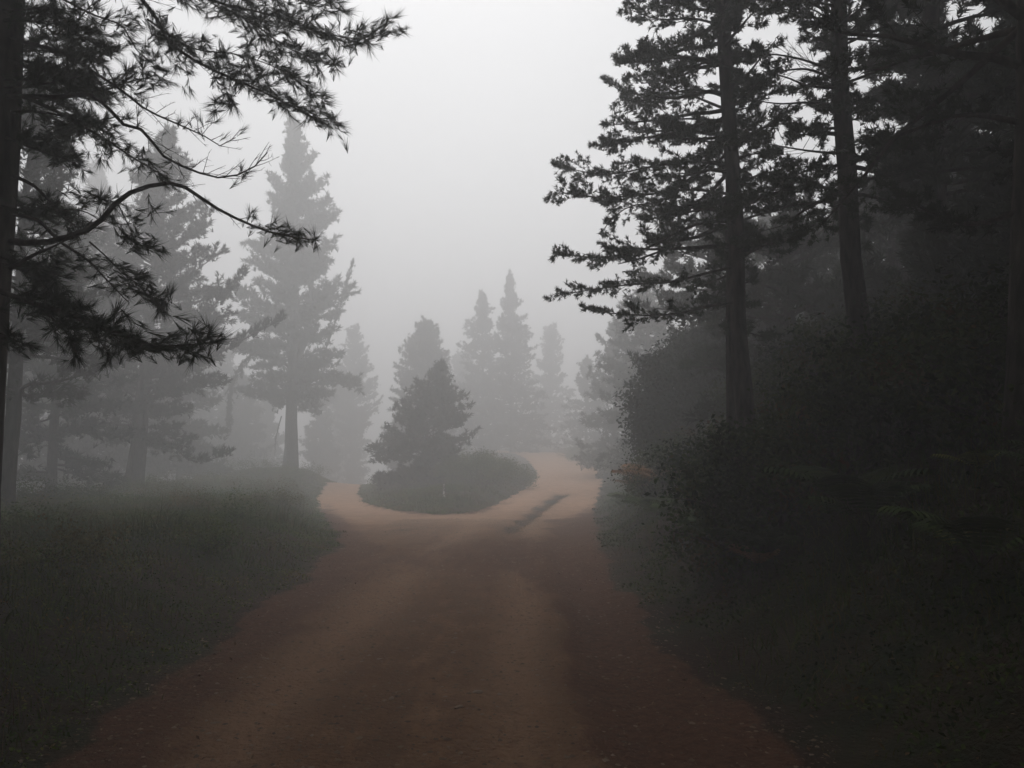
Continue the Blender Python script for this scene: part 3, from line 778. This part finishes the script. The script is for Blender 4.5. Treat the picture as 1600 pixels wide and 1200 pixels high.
# ------------------------------------------------------------------ leafy tree and bushes
def leafy(label, base, blobs, nleaf, size, mat, seed, name='bush', cat='bush', group=None, stems=7, trunk_r=.03):
    """blobs: list of (dx, dy, z, rx, ry, rz) foliage masses about the base"""
    rs = np.random.default_rng(seed)
    base = np.asarray(base, float)
    root = empty(name, base); tag(root, label, cat, group)
    wood, leaf = Geo(), Geo()
    vol = np.array([b[3] * b[4] * b[5] for b in blobs]) ** .67; share = vol / vol.sum()
    for (dx, dy, dz, rx, ry, rz), s in zip(blobs, share):
        c = base + [dx, dy, dz]; rr = np.array([rx, ry, rz])
        n = int(nleaf * s)
        ncl = max(n // 26, 6)
        d = norm(rs.normal(size=(ncl, 3))); rad = rs.uniform(.25, 1.15, (ncl, 1)) ** .6 * (1 + .28 * np.sin(d[:, :1] * 5 + seed) * np.cos(d[:, 2:] * 4 + seed))
        cc = c + d * rr * rad
        cc[:, 2] = np.maximum(cc[:, 2], base[2] + .03)
        which = rs.integers(0, ncl, n)
        sp_ = size * 2.6 + .06 * rr.mean()
        pts = cc[which] + rs.normal(size=(n, 3)) * sp_ * .55
        nn = norm(rs.normal(size=(n, 3)) + UP * .8 + d[which] * .5)
        leaves(leaf, pts, nn, size * rs.uniform(.6, 1.3, n), rs)
        # twigs reaching out of the mass
        m = max(ncl // 3, 4)
        st = c + rs.normal(size=(m, 3)) * rr * .2; st[:, 2] = np.maximum(c[2] - rz * .6, base[2])
        q = np.linspace(0, 1, 5)[None, :, None]
        en = cc[rs.integers(0, ncl, m)] + d[rs.integers(0, ncl, m)] * .02
        Pp = st[:, None] * (1 - q) + en[:, None] * q + UP * (.15 * rz * q * (1 - q))
        wood.tubes(Pp, np.linspace(.5, .15, 5)[None] * trunk_r * np.ones((m, 1)), 4)
    for i in range(stems):
        b = blobs[rs.integers(len(blobs))]
        e = base + [b[0], b[1], b[2]]
        q = np.linspace(0, 1, 6)[:, None]
        s0 = base + [rs.normal() * .1, rs.normal() * .1, -.1]
        Pp = s0 * (1 - q) + e * q + rs.normal(size=(6, 3)) * .04 * (q > 0)
        wood.tubes(Pp, np.linspace(1, .5, 6) * trunk_r, 5)
    wood.build('stem' if name == 'bush' else 'trunk', M_bark, root, base)
    leaf.build('foliage' if name == 'bush' else 'crown', mat, root, base)
    return root

def gz(x, y, dz=0): return np.array([x, y, hz(x, y) + dz])

b = gz(4.7, 21)
leafy('dark rounded leafy tree between the hazy pines and the nearest right pine', b,
      [(.1, 0, 2.3, 1.1, 1.2, 1.0), (-.5, -.2, 1.5, .9, 1.0, .6), (.35, .2, 3.3, .55, .6, .5), (-1.1, 0, 1.9, .5, .5, .3), (-.55, .2, 2.75, .55, .6, .35), (-.9, -.2, .9, .6, .6, .4), (1.0, .1, 2.8, .9, 1.0, .9), (.6, 0, 3.8, .35, .4, .35), (-1.0, .1, 1.35, .4, .4, .25), (-.1, 0, 3.35, .35, .4, .25)],
      34000, .11, M_leaf_dark, 71, name='broadleaf_tree', cat='tree', stems=9, trunk_r=.05)
G_ISL = 'bramble bushes on the island'
def bush_at(px, Y, blobs, n, size, mat, seed, label, group=None):
    x = (px - 800) / F * Y
    return leafy(label, gz(x, Y), blobs, n, size, mat, seed, group=group)
bush_at(750, 43, [(0, 0, .8, 2.0, 1.5, .95), (-.9, .2, 1.3, 1.0, 1.0, .55), (1.0, .1, 1.1, 1.1, 1.0, .6), (.2, .3, 1.7, .7, .7, .4)], 14000, .085, M_leaf_bush, 81, 'largest rounded bramble mound in the middle of the island', G_ISL)
bush_at(800, 48, [(0, 0, .7, 1.3, 1.2, .85), (-.4, .2, 1.3, .7, .7, .4), (.6, 0, .45, .9, .9, .5)], 8000, .085, M_leaf_bush, 82, 'bramble mound at the right end of the island beside the right fork', G_ISL)
bush_at(688, 46, [(0, 0, .6, 1.8, 1.3, .85), (-.9, .3, .5, 1.1, 1.0, .6), (.3, .2, 1.0, .8, .7, .5)], 9000, .085, M_leaf_bush, 83, 'bramble mound on the island below the dark conifer', G_ISL)
bush_at(624, 47, [(0, 0, .4, 1.6, 1.2, .55), (.8, .2, .5, 1.0, 1.0, .6)], 8000, .085, M_leaf_bush, 84, 'low bramble mound at the left end of the island', G_ISL)
bush_at(722, 52, [(0, 0, 1.0, 2.4, 1.6, 1.1), (1.6, 0, .9, 1.1, 1.0, .8)], 9000, .09, M_leaf_bush, 85, 'taller bush at the back of the island behind the bramble mounds', G_ISL)
# right bank beyond the bend
for i, (px, Y, s, lab) in enumerate([(900, 78, 1.3, 'bush where the right fork passes out of sight'), (945, 68, 1.5, 'bush on the outer side of the right fork bend'),
                                     (988, 52, 1.6, 'bush under the hazy tall pine beyond the bend'), (962, 60, 1.5, 'bush under the hazy full pine beyond the bend'),
                                     (1000, 40, 1.3, 'bush at the foot of the bank before the bend'), (1045, 30, 1.2, 'bush on the bank below the leafy dark tree')]):
    bush_at(px, Y, [(0, 0, .5 * s, 1.3 * s, 1.2 * s, .6 * s), (.8 * s, .2, .8 * s, .9 * s, .9 * s, .6 * s)], 5000, .08, M_leaf_bush if Y > 40 else M_leaf_dark, 90 + i, lab, 'bushes along the outside of the bend')
bb = np.random.default_rng(55)
for i in range(44):
    y = bb.uniform(6.5, 26); xe = xe_right(y); x = xe + bb.uniform(1.5, 6.5)
    if x > .72 * y: x = .72 * y - bb.uniform(0, 1)
    if x < xe + 1.3: continue
    s = bb.uniform(.7, 1.3)
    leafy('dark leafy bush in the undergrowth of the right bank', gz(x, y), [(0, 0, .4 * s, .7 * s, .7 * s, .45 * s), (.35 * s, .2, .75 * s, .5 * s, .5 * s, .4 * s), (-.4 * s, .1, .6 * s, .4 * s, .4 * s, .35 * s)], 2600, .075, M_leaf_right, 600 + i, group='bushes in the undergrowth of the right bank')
for i, (px, Y, h, lab) in enumerate([(1150, 9.2, 1.5, 'tall dark shrub hiding the foot of the nearest right pine'), (1225, 8.8, 1.35, 'tall dark shrub between the two nearest right pines'),
                                  (1320, 8.4, 1.4, 'tall dark shrub in front of the wiry-limbed pine'), (1420, 8.0, 1.3, 'tall dark shrub on the upper bank right of the wiry-limbed pine'),
                                  (1540, 6.9, 1.2, 'tall dark shrub by the margin trunk'), (1112, 12.5, 1.15, 'tall dark shrub left of the nearest right pine'),
                                  (1260, 12.5, 1.7, 'tall dark shrub deeper in the gap between the two nearest right pines'), (1400, 12, 1.6, 'tall dark shrub deeper in the shade behind the wiry-limbed pine')]):
    x = (px - 800) / F * Y
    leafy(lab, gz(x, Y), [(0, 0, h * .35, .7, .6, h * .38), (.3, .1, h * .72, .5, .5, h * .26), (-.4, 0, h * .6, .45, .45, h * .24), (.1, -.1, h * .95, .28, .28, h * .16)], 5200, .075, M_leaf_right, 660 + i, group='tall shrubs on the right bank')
for i in range(46):
    y = bb.uniform(6, 50); x = xe_left(y) - bb.uniform(.9, 13)
    if x < -.72 * y: x = -.72 * y + bb.uniform(0, 2)
    if x > xe_left(y) - .8: continue
    s = bb.uniform(.4, .95) * (.7 + .02 * y)
    leafy('low leafy clump of weeds standing out of the left verge grass', gz(x, y), [(0, 0, .22 * s, .8 * s, .7 * s, .38 * s), (.5 * s, .2 * s, .30 * s, .5 * s, .5 * s, .34 * s)], 1500, .035 + .0009 * y, (M_leaf_bush, M_leaf_clump)[i % 2], 700 + i, group='clumps of weeds on the left verge', stems=4, trunk_r=.012)
# verge edge on the left
vb = [(405, 53, 1.0, 'bush at the left foot of the tall shaggy pine'), (482, 55, .7, 'small bush right of the tall shaggy pine by the left fork'), (345, 42, .7, 'low bush between the broad pine and the tall shaggy pine'),
      (280, 37, .6, 'low bush just right of the broad grey pine'), (150, 30, .6, 'low bush between the slender pine and the broad grey pine'), (60, 21, .5, 'dark low bush right of the margin trunk'),
      (130, 24, .45, 'dark low bush in front of the slender pine'), (440, 50, .9, 'bush hiding the foot of the tall shaggy pine'), (232, 32, .55, 'bush in front of the broad grey pine')]
for i, (px, Y, s, lab) in enumerate(vb):
    s *= 1.5
    bush_at(px, Y, [(0, 0, .4 * s, 1.6 * s, 1.3 * s, .55 * s), (-.9 * s, .2, .35 * s, 1.1 * s, 1.0 * s, .5 * s)], 4200, .065, M_leaf_bush if Y > 30 else M_leaf_right, 110 + i, lab, 'low bushes along the left verge')

# ------------------------------------------------------------------ ferns on the right bank
def fern_mesh(seed, nf=7, L=.85):
    rs = np.random.default_rng(seed)
    g, st = Geo(), Geo()
    for i in range(nf):
        az = i * 2 * math.pi / nf + rs.normal() * .3
        Lf = L * rs.uniform(.75, 1.15); e = rs.uniform(.7, 1.25)
        h = np.array([math.cos(az), math.sin(az), 0])
        q = np.linspace(0, 1, 9)[:, None]
        P = h * (Lf * (q * math.cos(e) + .22 * q ** 2)) + UP * (Lf * (q * math.sin(e) - .45 * q ** 2.4 * math.sin(e)))
        st.tubes(P, np.linspace(.006, .0015, 9), 3)
        n = 15
        u = np.linspace(.22, .99, n)
        B = np.stack([np.interp(u, q[:, 0], P[:, k]) for k in range(3)], 1)
        T = norm(np.stack([np.interp(u, q[:, 0], np.gradient(P[:, k])) for k in range(3)], 1))
        for sgn in (1, -1):
            S = norm(np.cross(T, UP) * sgn)
            Lp = Lf * .34 * np.sin(np.pi * np.clip(1.12 - u, 0, 1) ** .8) * rs.uniform(.85, 1.1, n)
            dr = norm(S + T * .35 - UP * .15)
            wv = T * (Lf * .020) * np.ones((n, 1))
            mid = B + dr * (Lp * .45)[:, None] - UP * .004
            tip = B + dr * Lp[:, None] - UP * (Lp * .18)[:, None]
            V = np.stack([B - wv * .8, B + wv * .8, mid + wv, mid - wv * .9, tip], 1)
            i5 = np.arange(n)[:, None] * 5
            g.add(V, np.concatenate([i5 + np.array([[0, 1, 2]]), i5 + np.array([[0, 2, 3]]), i5 + np.array([[3, 2, 4]])], 1))
    return g, st

def fern(label, loc, seed, mat, L=.85, nf=7, rz=0, sc=1, group=None):
    root = empty('fern', loc, rz, sc); tag(root, label, 'fern', group)
    g, st = fern_mesh(seed, nf, L)
    g.build('foliage', mat, root)
    st.build('stalk', M_bark, root)
    return root

G_F = 'green bracken ferns on the right bank'
protos = [fern('green bracken fern among others on the dark right bank', gz(3.0, 5.0), 200 + i, M_fern, .62 + .08 * i, 6 + i) for i in range(3)]
spots = []
while len(spots) < 130:
    y = rng.uniform(3.5, 30) if rng.uniform() < .8 else rng.uniform(3.5, 14)
    xe = xe_right(y)
    x = xe + rng.uniform(1.0, 7.5)
    if y < 7 and x - xe < 1.2: continue
    if x / y > .75: continue
    if all((x - a) ** 2 + (y - b_) ** 2 > .22 for a, b_ in spots): spots.append((x, y))
for i, (x, y) in enumerate(spots):
    pr = protos[i % 3]
    l = gz(x, y, .12)
    if i < 3: o = pr; o.location = l; o.rotation_euler = (0, 0, rng.uniform(0, 6.28))
    else: o = copy_tree(pr, l, rng.uniform(0, 6.28), rng.uniform(.7, 1.15))
    o['group'] = G_F
# ferns that stand out
def fern_px(label, px, py, Y, seed, mat, **kw):
    p = at(px, py, Y); p[2] = max(hz(p[0], p[1]), p[2] - kw.get('L', .8) * .75)
    return fern(label, p, seed, mat, **kw)
fern_px('bright yellow-green fern high on the bank near the right margin', 1535, 790, 6.5, 301, M_fern_yellow, L=.5, nf=5)
fern_px('yellow-tinged fern below the bright yellow-green one at the right margin', 1490, 860, 6.0, 302, M_fern_yellow, L=.3, nf=4)
fern_px('yellowed fern halfway down the bank near the road', 1175, 850, 9.5, 303, M_fern_yellow, L=.4, nf=4)
fern_px('rust-brown dead fern at the top of the bank below the leafy dark tree', 1035, 700, 17, 304, M_fern_rust, L=1.2, nf=8)
fern_px('rust-brown dead fern lower on the bank beside the bend', 1002, 722, 19.5, 305, M_fern_rust, L=1.0, nf=8)
fern_px('small orange fern tuft under the leafy dark tree', 1098, 728, 16, 306, M_fern_rust, L=.4, nf=5)
fern_px('reddish fern in the middle of the dark bank', 1185, 870, 8.5, 307, M_fern_rust, L=.5, nf=6)

# ------------------------------------------------------------------ grass and ground cover
def scatter(n, xr, yr, cond, bias=1.6):
    t = rng.uniform(0, 1, n)
    y = yr[0] + (yr[1] - yr[0]) * t ** bias
    x = rng.uniform(xr[0], xr[1], n)
    k = np.abs(x) < .75 * np.maximum(y, 0) + 2.0
    x, y = x[k], y[k]
    d = road_sd(x, y)
    k = cond(x, y, d)
    return x[k], y[k], d[k]

def blades(geo, x, y, L, w, tilt=.45, rs=rng):
    n = len(x)
    z = height(x, y)
    az = rs.uniform(0, 6.28, n)
    side = np.stack([np.cos(az), np.sin(az), np.zeros(n)], 1)
    az2 = rs.uniform(0, 6.28, n); tl = rs.uniform(0, tilt, n)
    d1 = norm(np.stack([np.cos(az2) * tl, np.sin(az2) * tl, np.ones(n)], 1))
    d2 = norm(d1 + np.stack([np.cos(az2), np.sin(az2), np.zeros(n) - .3], 1) * (tl * 1.6)[:, None])
    B = np.stack([x, y, z - .02], 1)
    L = L[:, None]; w = w[:, None]
    m = B + d1 * L * .55; t = m + d2 * L * .5
    V = np.stack([B - side * w, B + side * w, m + side * w * .7, m - side * w * .7, t], 1)
    i = np.arange(n)[:, None] * 5
    T = np.concatenate([i + np.array([[0, 1, 2]]), i + np.array([[0, 2, 3]]), i + np.array([[3, 2, 4]])], 1)
    geo.add(V, T)

def dens_noise(x, y, f=1.1, k=1): return wob(x, y, f, k)

g = Geo()
x, y, d = scatter(420000, (-26, 12), (2.2, 52), lambda x, y, d: (d < .10) & (rng.uniform(size=len(d)) < np.clip(.22 + .5 * (-d) + .4 * wob(x, y, 1.6, 2), .02, 1)), 2.0)
L = (.05 + .24 * smooth(0, 1.4, -d) * rng.uniform(.3, 1.2, len(x))) * np.clip(.9 + .9 * wob(x, y, 1.1, 3) + .4 * wob(x, y, 3.3, 1), .15, 2.2)
L = np.where(x > 0, L * .7, L)
blades(g, x, y, L * rng.uniform(.6, 1.2, len(x)), .0013 + .0006 * y * rng.uniform(.6, 1.2, len(x)), .8)
# grass strip and tufts standing in the track
x, y, d = scatter(90000, (-6, 7), (17, 56), lambda x, y, d: (d > 0), 1.0)
sc_ = np.interp(y, [p[1] for p in STRIP], [p[0] for p in STRIP])
k1 = (np.abs(x - sc_) < .10 + .009 * y) & (y > STRIP[0][1] - .5) & (y < STRIP[-1][1]) & (rng.uniform(size=len(x)) < .5 + .3 * wob(x, y, 2, 2))
k2 = (((x - PATCH[0]) / .7) ** 2 + ((y - PATCH[1]) / 1.1) ** 2 < 1) & (rng.uniform(size=len(x)) < .3)
k = k1 | k2
blades(g, x[k], y[k], rng.uniform(.015, .05, k.sum()), .003 + .0005 * y[k], 1.2)
o = g.build('grass', M_grass); tag(o, 'short dark green grass covering both verges and the island edge', 'grass', kind='stuff')

g = Geo()
x, y, d = scatter(90000, (-24, 10), (2.2, 50), lambda x, y, d: (d < -.25) & (wob(x, y, .8, 4) + .5 * wob(x, y, 2.6, 1) > .25) & (rng.uniform(size=len(d)) < .6), 1.5)
blades(g, x, y, rng.uniform(.12, .40, len(x)), .0010 + .0004 * y, 1.1)
o = g.build('dry_grass', M_dry); tag(o, 'thin dead tan and reddish stalks among the green grass', 'dry grass', kind='stuff')

# broad-leaved ground cover
g = Geo()
def cover(n, xr, yr, cond, hgt, size, bias=1.5):
    x, y, d = scatter(n, xr, yr, cond, bias)
    z = height(x, y)
    h = hgt(x, y, d) * rng.uniform(.1, 1, len(x)) ** .7
    nn = norm(rng.normal(size=(len(x), 3)) * .6 + UP)
    leaves(g, np.stack([x, y, z + h], 1), nn, size(x, y, d) * rng.uniform(.6, 1.3, len(x)))
cover(480000, (-26, -2.4), (2.4, 62), lambda x, y, d: (d < -.15) & (wob(x, y, .9, 1) + .6 * wob(x, y, 2.4, 3) > -.9),
      lambda x, y, d: .04 + .34 * smooth(.1, 2.2, -d) * np.clip(.6 + .6 * wob(x, y, 1.0, 1), .1, 1.3), lambda x, y, d: .022 + .0013 * y)
o = g.build('ground_cover', M_leaf_bush); tag(o, 'low leafy weeds matting the left verge', 'ground cover', kind='stuff')
g = Geo()
cover(420000, (1.4, 26), (2.2, 60), lambda x, y, d: (d < -.1) & (x > .6) & (wob(x, y, 1.2, 2) + .6 * wob(x, y, 2.8, 5) > -.7 + .9 * smooth(.9, .2, -d)),
      lambda x, y, d: .05 + .36 * smooth(.2, 1.8, -d) * np.clip(.6 + .7 * wob(x, y, 1.1, 4), .1, 1.5), lambda x, y, d: .034 + .0014 * y)
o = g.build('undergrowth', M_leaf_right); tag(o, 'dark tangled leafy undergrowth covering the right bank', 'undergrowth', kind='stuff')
g = Geo()
cover(130000, (-13, 3), (28, 74), lambda x, y, d: (d < -.1) & (x > -.24 * y - 1) & (x < 2.2),
      lambda x, y, d: (.03 + .28 * smooth(.1, 3.2, -d)) * np.clip(.7 + .8 * wob(x, y, 1.5, 3), .1, 1.8), lambda x, y, d: .05 + 0 * x, 1.0)
o = g.build('island_ground_cover', M_leaf_bush); tag(o, 'green weeds and grass carpeting the island in the fork', 'ground cover', kind='stuff')

# stones and fallen bits on the track
g = Geo()
def pebbles(geo, x, y, s):
    n = len(x); z = height(x, y)
    ico = norm(np.array([(0, 0, 1), (.9, 0, .3), (.28, .85, .3), (-.72, .53, .3), (-.72, -.53, .3), (.28, -.85, .3)], float))
    T = np.array([(0, 1, 2), (0, 2, 3), (0, 3, 4), (0, 4, 5), (0, 5, 1)])
    V = ico[None] * rng.uniform(.6, 1.2, (n, 6, 1)) * np.stack([s, s * rng.uniform(.6, 1, n), s * .55], 1)[:, None]
    a = rng.uniform(0, 6.28, n); ca, sa = np.cos(a)[:, None], np.sin(a)[:, None]
    V = np.stack([V[..., 0] * ca - V[..., 1] * sa, V[..., 0] * sa + V[..., 1] * ca, V[..., 2]], -1)
    V = V + np.stack([x, y, z - s * .12], 1)[:, None]
    geo.add(V, (np.arange(n)[:, None, None] * 6 + T[None]).reshape(-1, 3))
x, y, d = scatter(90000, (-3.6, 3.4), (2.5, 26), lambda x, y, d: d > -.3, 1.6)
pebbles(g, x, y, (.0035 + 0.024 * rng.uniform(0, 1, len(x)) ** 10 + .0003 * y))
o = g.build('gravel', M_stone, shade=False); tag(o, 'loose gravel chips strewn over the track', 'gravel', kind='stuff')
g = Geo()
x, y, d = scatter(4200, (-4.5, 4.5), (2.6, 16), lambda x, y, d: (d < .2 + 1.2 * rng.uniform(size=len(d)) ** 2) & (d > -1.2), 1.5)
z = height(x, y)
leaves(g, np.stack([x, y, z + .012], 1), norm(rng.normal(size=(len(x), 3)) * .35 + UP), rng.uniform(.015, .05, len(x)), aspect=.4)
o = g.build('fallen_leaves', M_litter); tag(o, 'pale fallen leaves and needles scattered at the road edges', 'fallen leaves', kind='stuff')

# a few larger stones
def stone(loc, s, seed):
    rs = np.random.default_rng(seed)
    import bmesh
    bm = bmesh.new(); bmesh.ops.create_icosphere(bm, subdivisions=2, radius=1)
    f = rs.normal(size=(3, 3))
    for v in bm.verts:
        k = 1 + .12 * math.sin(v.co.dot(Vector(f[0])) * 3) + .1 * math.sin(v.co.dot(Vector(f[1])) * 5)
        v.co = Vector((v.co.x * s[0] * k, v.co.y * s[1] * k, v.co.z * s[2] * k))
    me = bpy.data.meshes.new('stone'); bm.to_mesh(me); bm.free(); me.materials.append(M_stone)
    o = bpy.data.objects.new('stone', me); C.objects.link(o)
    o.location = [float(c) for c in (loc[0], loc[1], loc[2] + s[2] * .3)]; o.rotation_euler = (0, 0, rs.uniform(0, 6))
    return o
for i, (px, py, s, lab) in enumerate([(746, 1081, (.045, .025, .014), 'pale flat stone set in the middle of the track'), (612, 1093, (.035, .018, .010), 'thin pale stone left of the flat stone on the track'),
                                      (666, 1107, (.012, .010, .008), 'tiny pale stone between the two flat stones on the track'), (884, 1069, (.014, .012, .010), 'tiny pale stone at the edge of the red mud'),
                                      (716, 1107, (.04, .02, .010), 'dull flat stone just below the pale flat stone')]):
    dr_ = ray(px, py); t = CAMZ / -dr_[2]; p = np.array([0, 0, CAMZ]) + dr_ * t
    p[2] = hz(p[0], p[1])
    tag(stone(p, s, 400 + i), lab, 'stone', 'pale stones lying on the track')

# whitewashed marker on the island
def marker():
    Y = 35.5; x = (694 - 800) / F * Y
    b = gz(x, Y)
    root = empty('marker_post', b, .3); tag(root, 'small weathered white marker post in front of the island brambles', 'marker post')
    m, nt, bs = mat_base('weathered_white_paint')
    nz = nt.nodes.new('ShaderNodeTexNoise'); nz.inputs['Scale'].default_value = 18; nz.inputs['Detail'].default_value = 5
    rp = nt.nodes.new('ShaderNodeValToRGB'); rp.color_ramp.elements[0].position = .42; rp.color_ramp.elements[0].color = (.10, .09, .08, 1)
    rp.color_ramp.elements[1].position = .55; rp.color_ramp.elements[1].color = (.55, .52, .50, 1)
    tcn = nt.nodes.new('ShaderNodeTexCoord'); nt.links.new(tcn.outputs['Object'], nz.inputs['Vector'])
    nt.links.new(nz.outputs[0], rp.inputs[0]); nt.links.new(rp.outputs[0], bs.inputs['Base Color']); bs.inputs['Roughness'].default_value = .9
    g = Geo()
    z = np.array([-.2, 0, .2, .45, .66, .72]); r = np.array([.055, .055, .045, .038, .034, .012])
    P = np.stack([np.sin(z * 3) * .015, z * 0, z], 1)
    g.tubes(P, r, 7); g.build('post', m, root)
    g = Geo(); g.tubes(np.array([[0, 0, -.1], [0, 0, .05], [.01, 0, .15], [.01, 0, .17]]), np.array([.11, .105, .085, .02]), 7)
    g.build('stone_foot', m, root)
marker()

# ------------------------------------------------------------------ the wood the viewpoint stands in: its closed canopy shades the near track
def canopy_pine(seed, H, R, cb):
    return pine('tall pine of the wood around the viewpoint, outside the picture', (0, 0, 0), H,
                [(cb, R * .75), (cb + .15, R), (.8, R * .8), (1, .3)], seed, r0=.24, crown=cb, step=.62, per=7, elev=(-.05, .5), droop=.2,
                sec=1.1, tuft=.42, M=9, spread=1.0, width=.11, sec_step=.36, ter=3, tuft_n=2, sec_r=.012, group='pines around the viewpoint', gap=.05)
cps = [canopy_pine(501, 15, 4.6, .46), canopy_pine(502, 17, 4.4, .44)]
bk = [(-6.3, 2.4), (5.2, 2.2), (-4.2, -3.5), (3.4, -4), (9.5, 1.5), (-11, 0), (-.6, -7.5), (7.5, -6.5), (-8, -7.5), (12.5, 6.2), (-4.3, -12), (3.5, -12.5), (14, -3), (-14, -5), (-11.5, 5.5), (-8.4, 6.0), (9.0, 5.4), (0.6, -3.2), (1.5, -10)]
for i, (x, y) in enumerate(bk):
    if i < 2:
        o = cps[i]; o.location = gz(x, y, -.2)
    else:
        o = copy_tree(cps[i % 2], gz(x, y, -.2), rng.uniform(0, 6.28), rng.uniform(.92, 1.08))
hi = pine('tall pine of the wood around the viewpoint, outside the picture', (0, 0, 0), 24, [(.44, 3.6), (.55, 5.6), (.8, 5.0), (1, .3)], 503, r0=.3, crown=.45, step=.7, per=8, elev=(.05, .5), droop=.1,
          sec=1.3, tuft=.5, M=9, spread=1.0, width=.12, sec_step=.4, ter=3, tuft_n=2, sec_r=.014, group='pines around the viewpoint', gap=.05)
for i, (x, y) in enumerate([(6.9, 9.2), (-7.4, 9.4), (-12.2, 13.5)]):
    if i == 0: hi.location = gz(x, y, -.2)
    else: copy_tree(hi, gz(x, y, -.2), rng.uniform(0, 6.28))

wr = np.random.default_rng(77)
for gy_ in np.arange(-24, 36, 5.2):
    for gx_ in np.arange(-38, 44, 5.2):
        x, y = gx_ + wr.uniform(-1.6, 1.6), gy_ + wr.uniform(-1.6, 1.6)
        lim = .70 * max(y, 0)
        if y > -2 and (x > 0 and x < lim + (3.0 if y < 10 else 5.5) or x <= 0 and x > -lim - 5.5): continue
        if y > 16 and x < 0 or np.hypot(x, y) < 4.2 or (-3.6 < x < 2.4): continue
        if any(np.hypot(x - a, y - b_) < 3.2 for a, b_ in bk): continue
        copy_tree((hi, cps[0], cps[1])[wr.integers(3)], gz(x, y, -.2), wr.uniform(0, 6.28), wr.uniform(.85, 1.05))

# ------------------------------------------------------------------ fog
def haze():
    import bmesh
    bm = bmesh.new(); bmesh.ops.create_cube(bm, size=1)
    bpy.context.view_layer.update()
    z0 = min(v.co.z for v in bpy.data.objects['ground'].data.vertices) - 1.0
    z1 = max(max((o.matrix_world @ Vector(c)).z for c in o.bound_box) for o in C.objects if o.type == 'MESH') + .5
    for v in bm.verts:
        v.co = Vector((v.co.x * 640, v.co.y * 680 + 15, z0 if v.co.z < 0 else z1))
    me = bpy.data.meshes.new('haze'); bm.to_mesh(me); bm.free()
    m = bpy.data.materials.new('fog'); m.use_nodes = True; nt = m.node_tree; nt.nodes.clear()
    o_ = nt.nodes.new('ShaderNodeOutputMaterial'); v = nt.nodes.new('ShaderNodeVolumePrincipled')
    v.inputs['Color'].default_value = (.872, .872, .880, 1); v.inputs['Density'].default_value = .0155; v.inputs['Anisotropy'].default_value = .5
    nt.links.new(v.outputs[0], o_.inputs['Volume'])
    me.materials.append(m)
    o = bpy.data.objects.new('haze', me); C.objects.link(o); tag(o, 'thick pale mountain fog filling the forest', 'fog', kind='stuff')
haze()
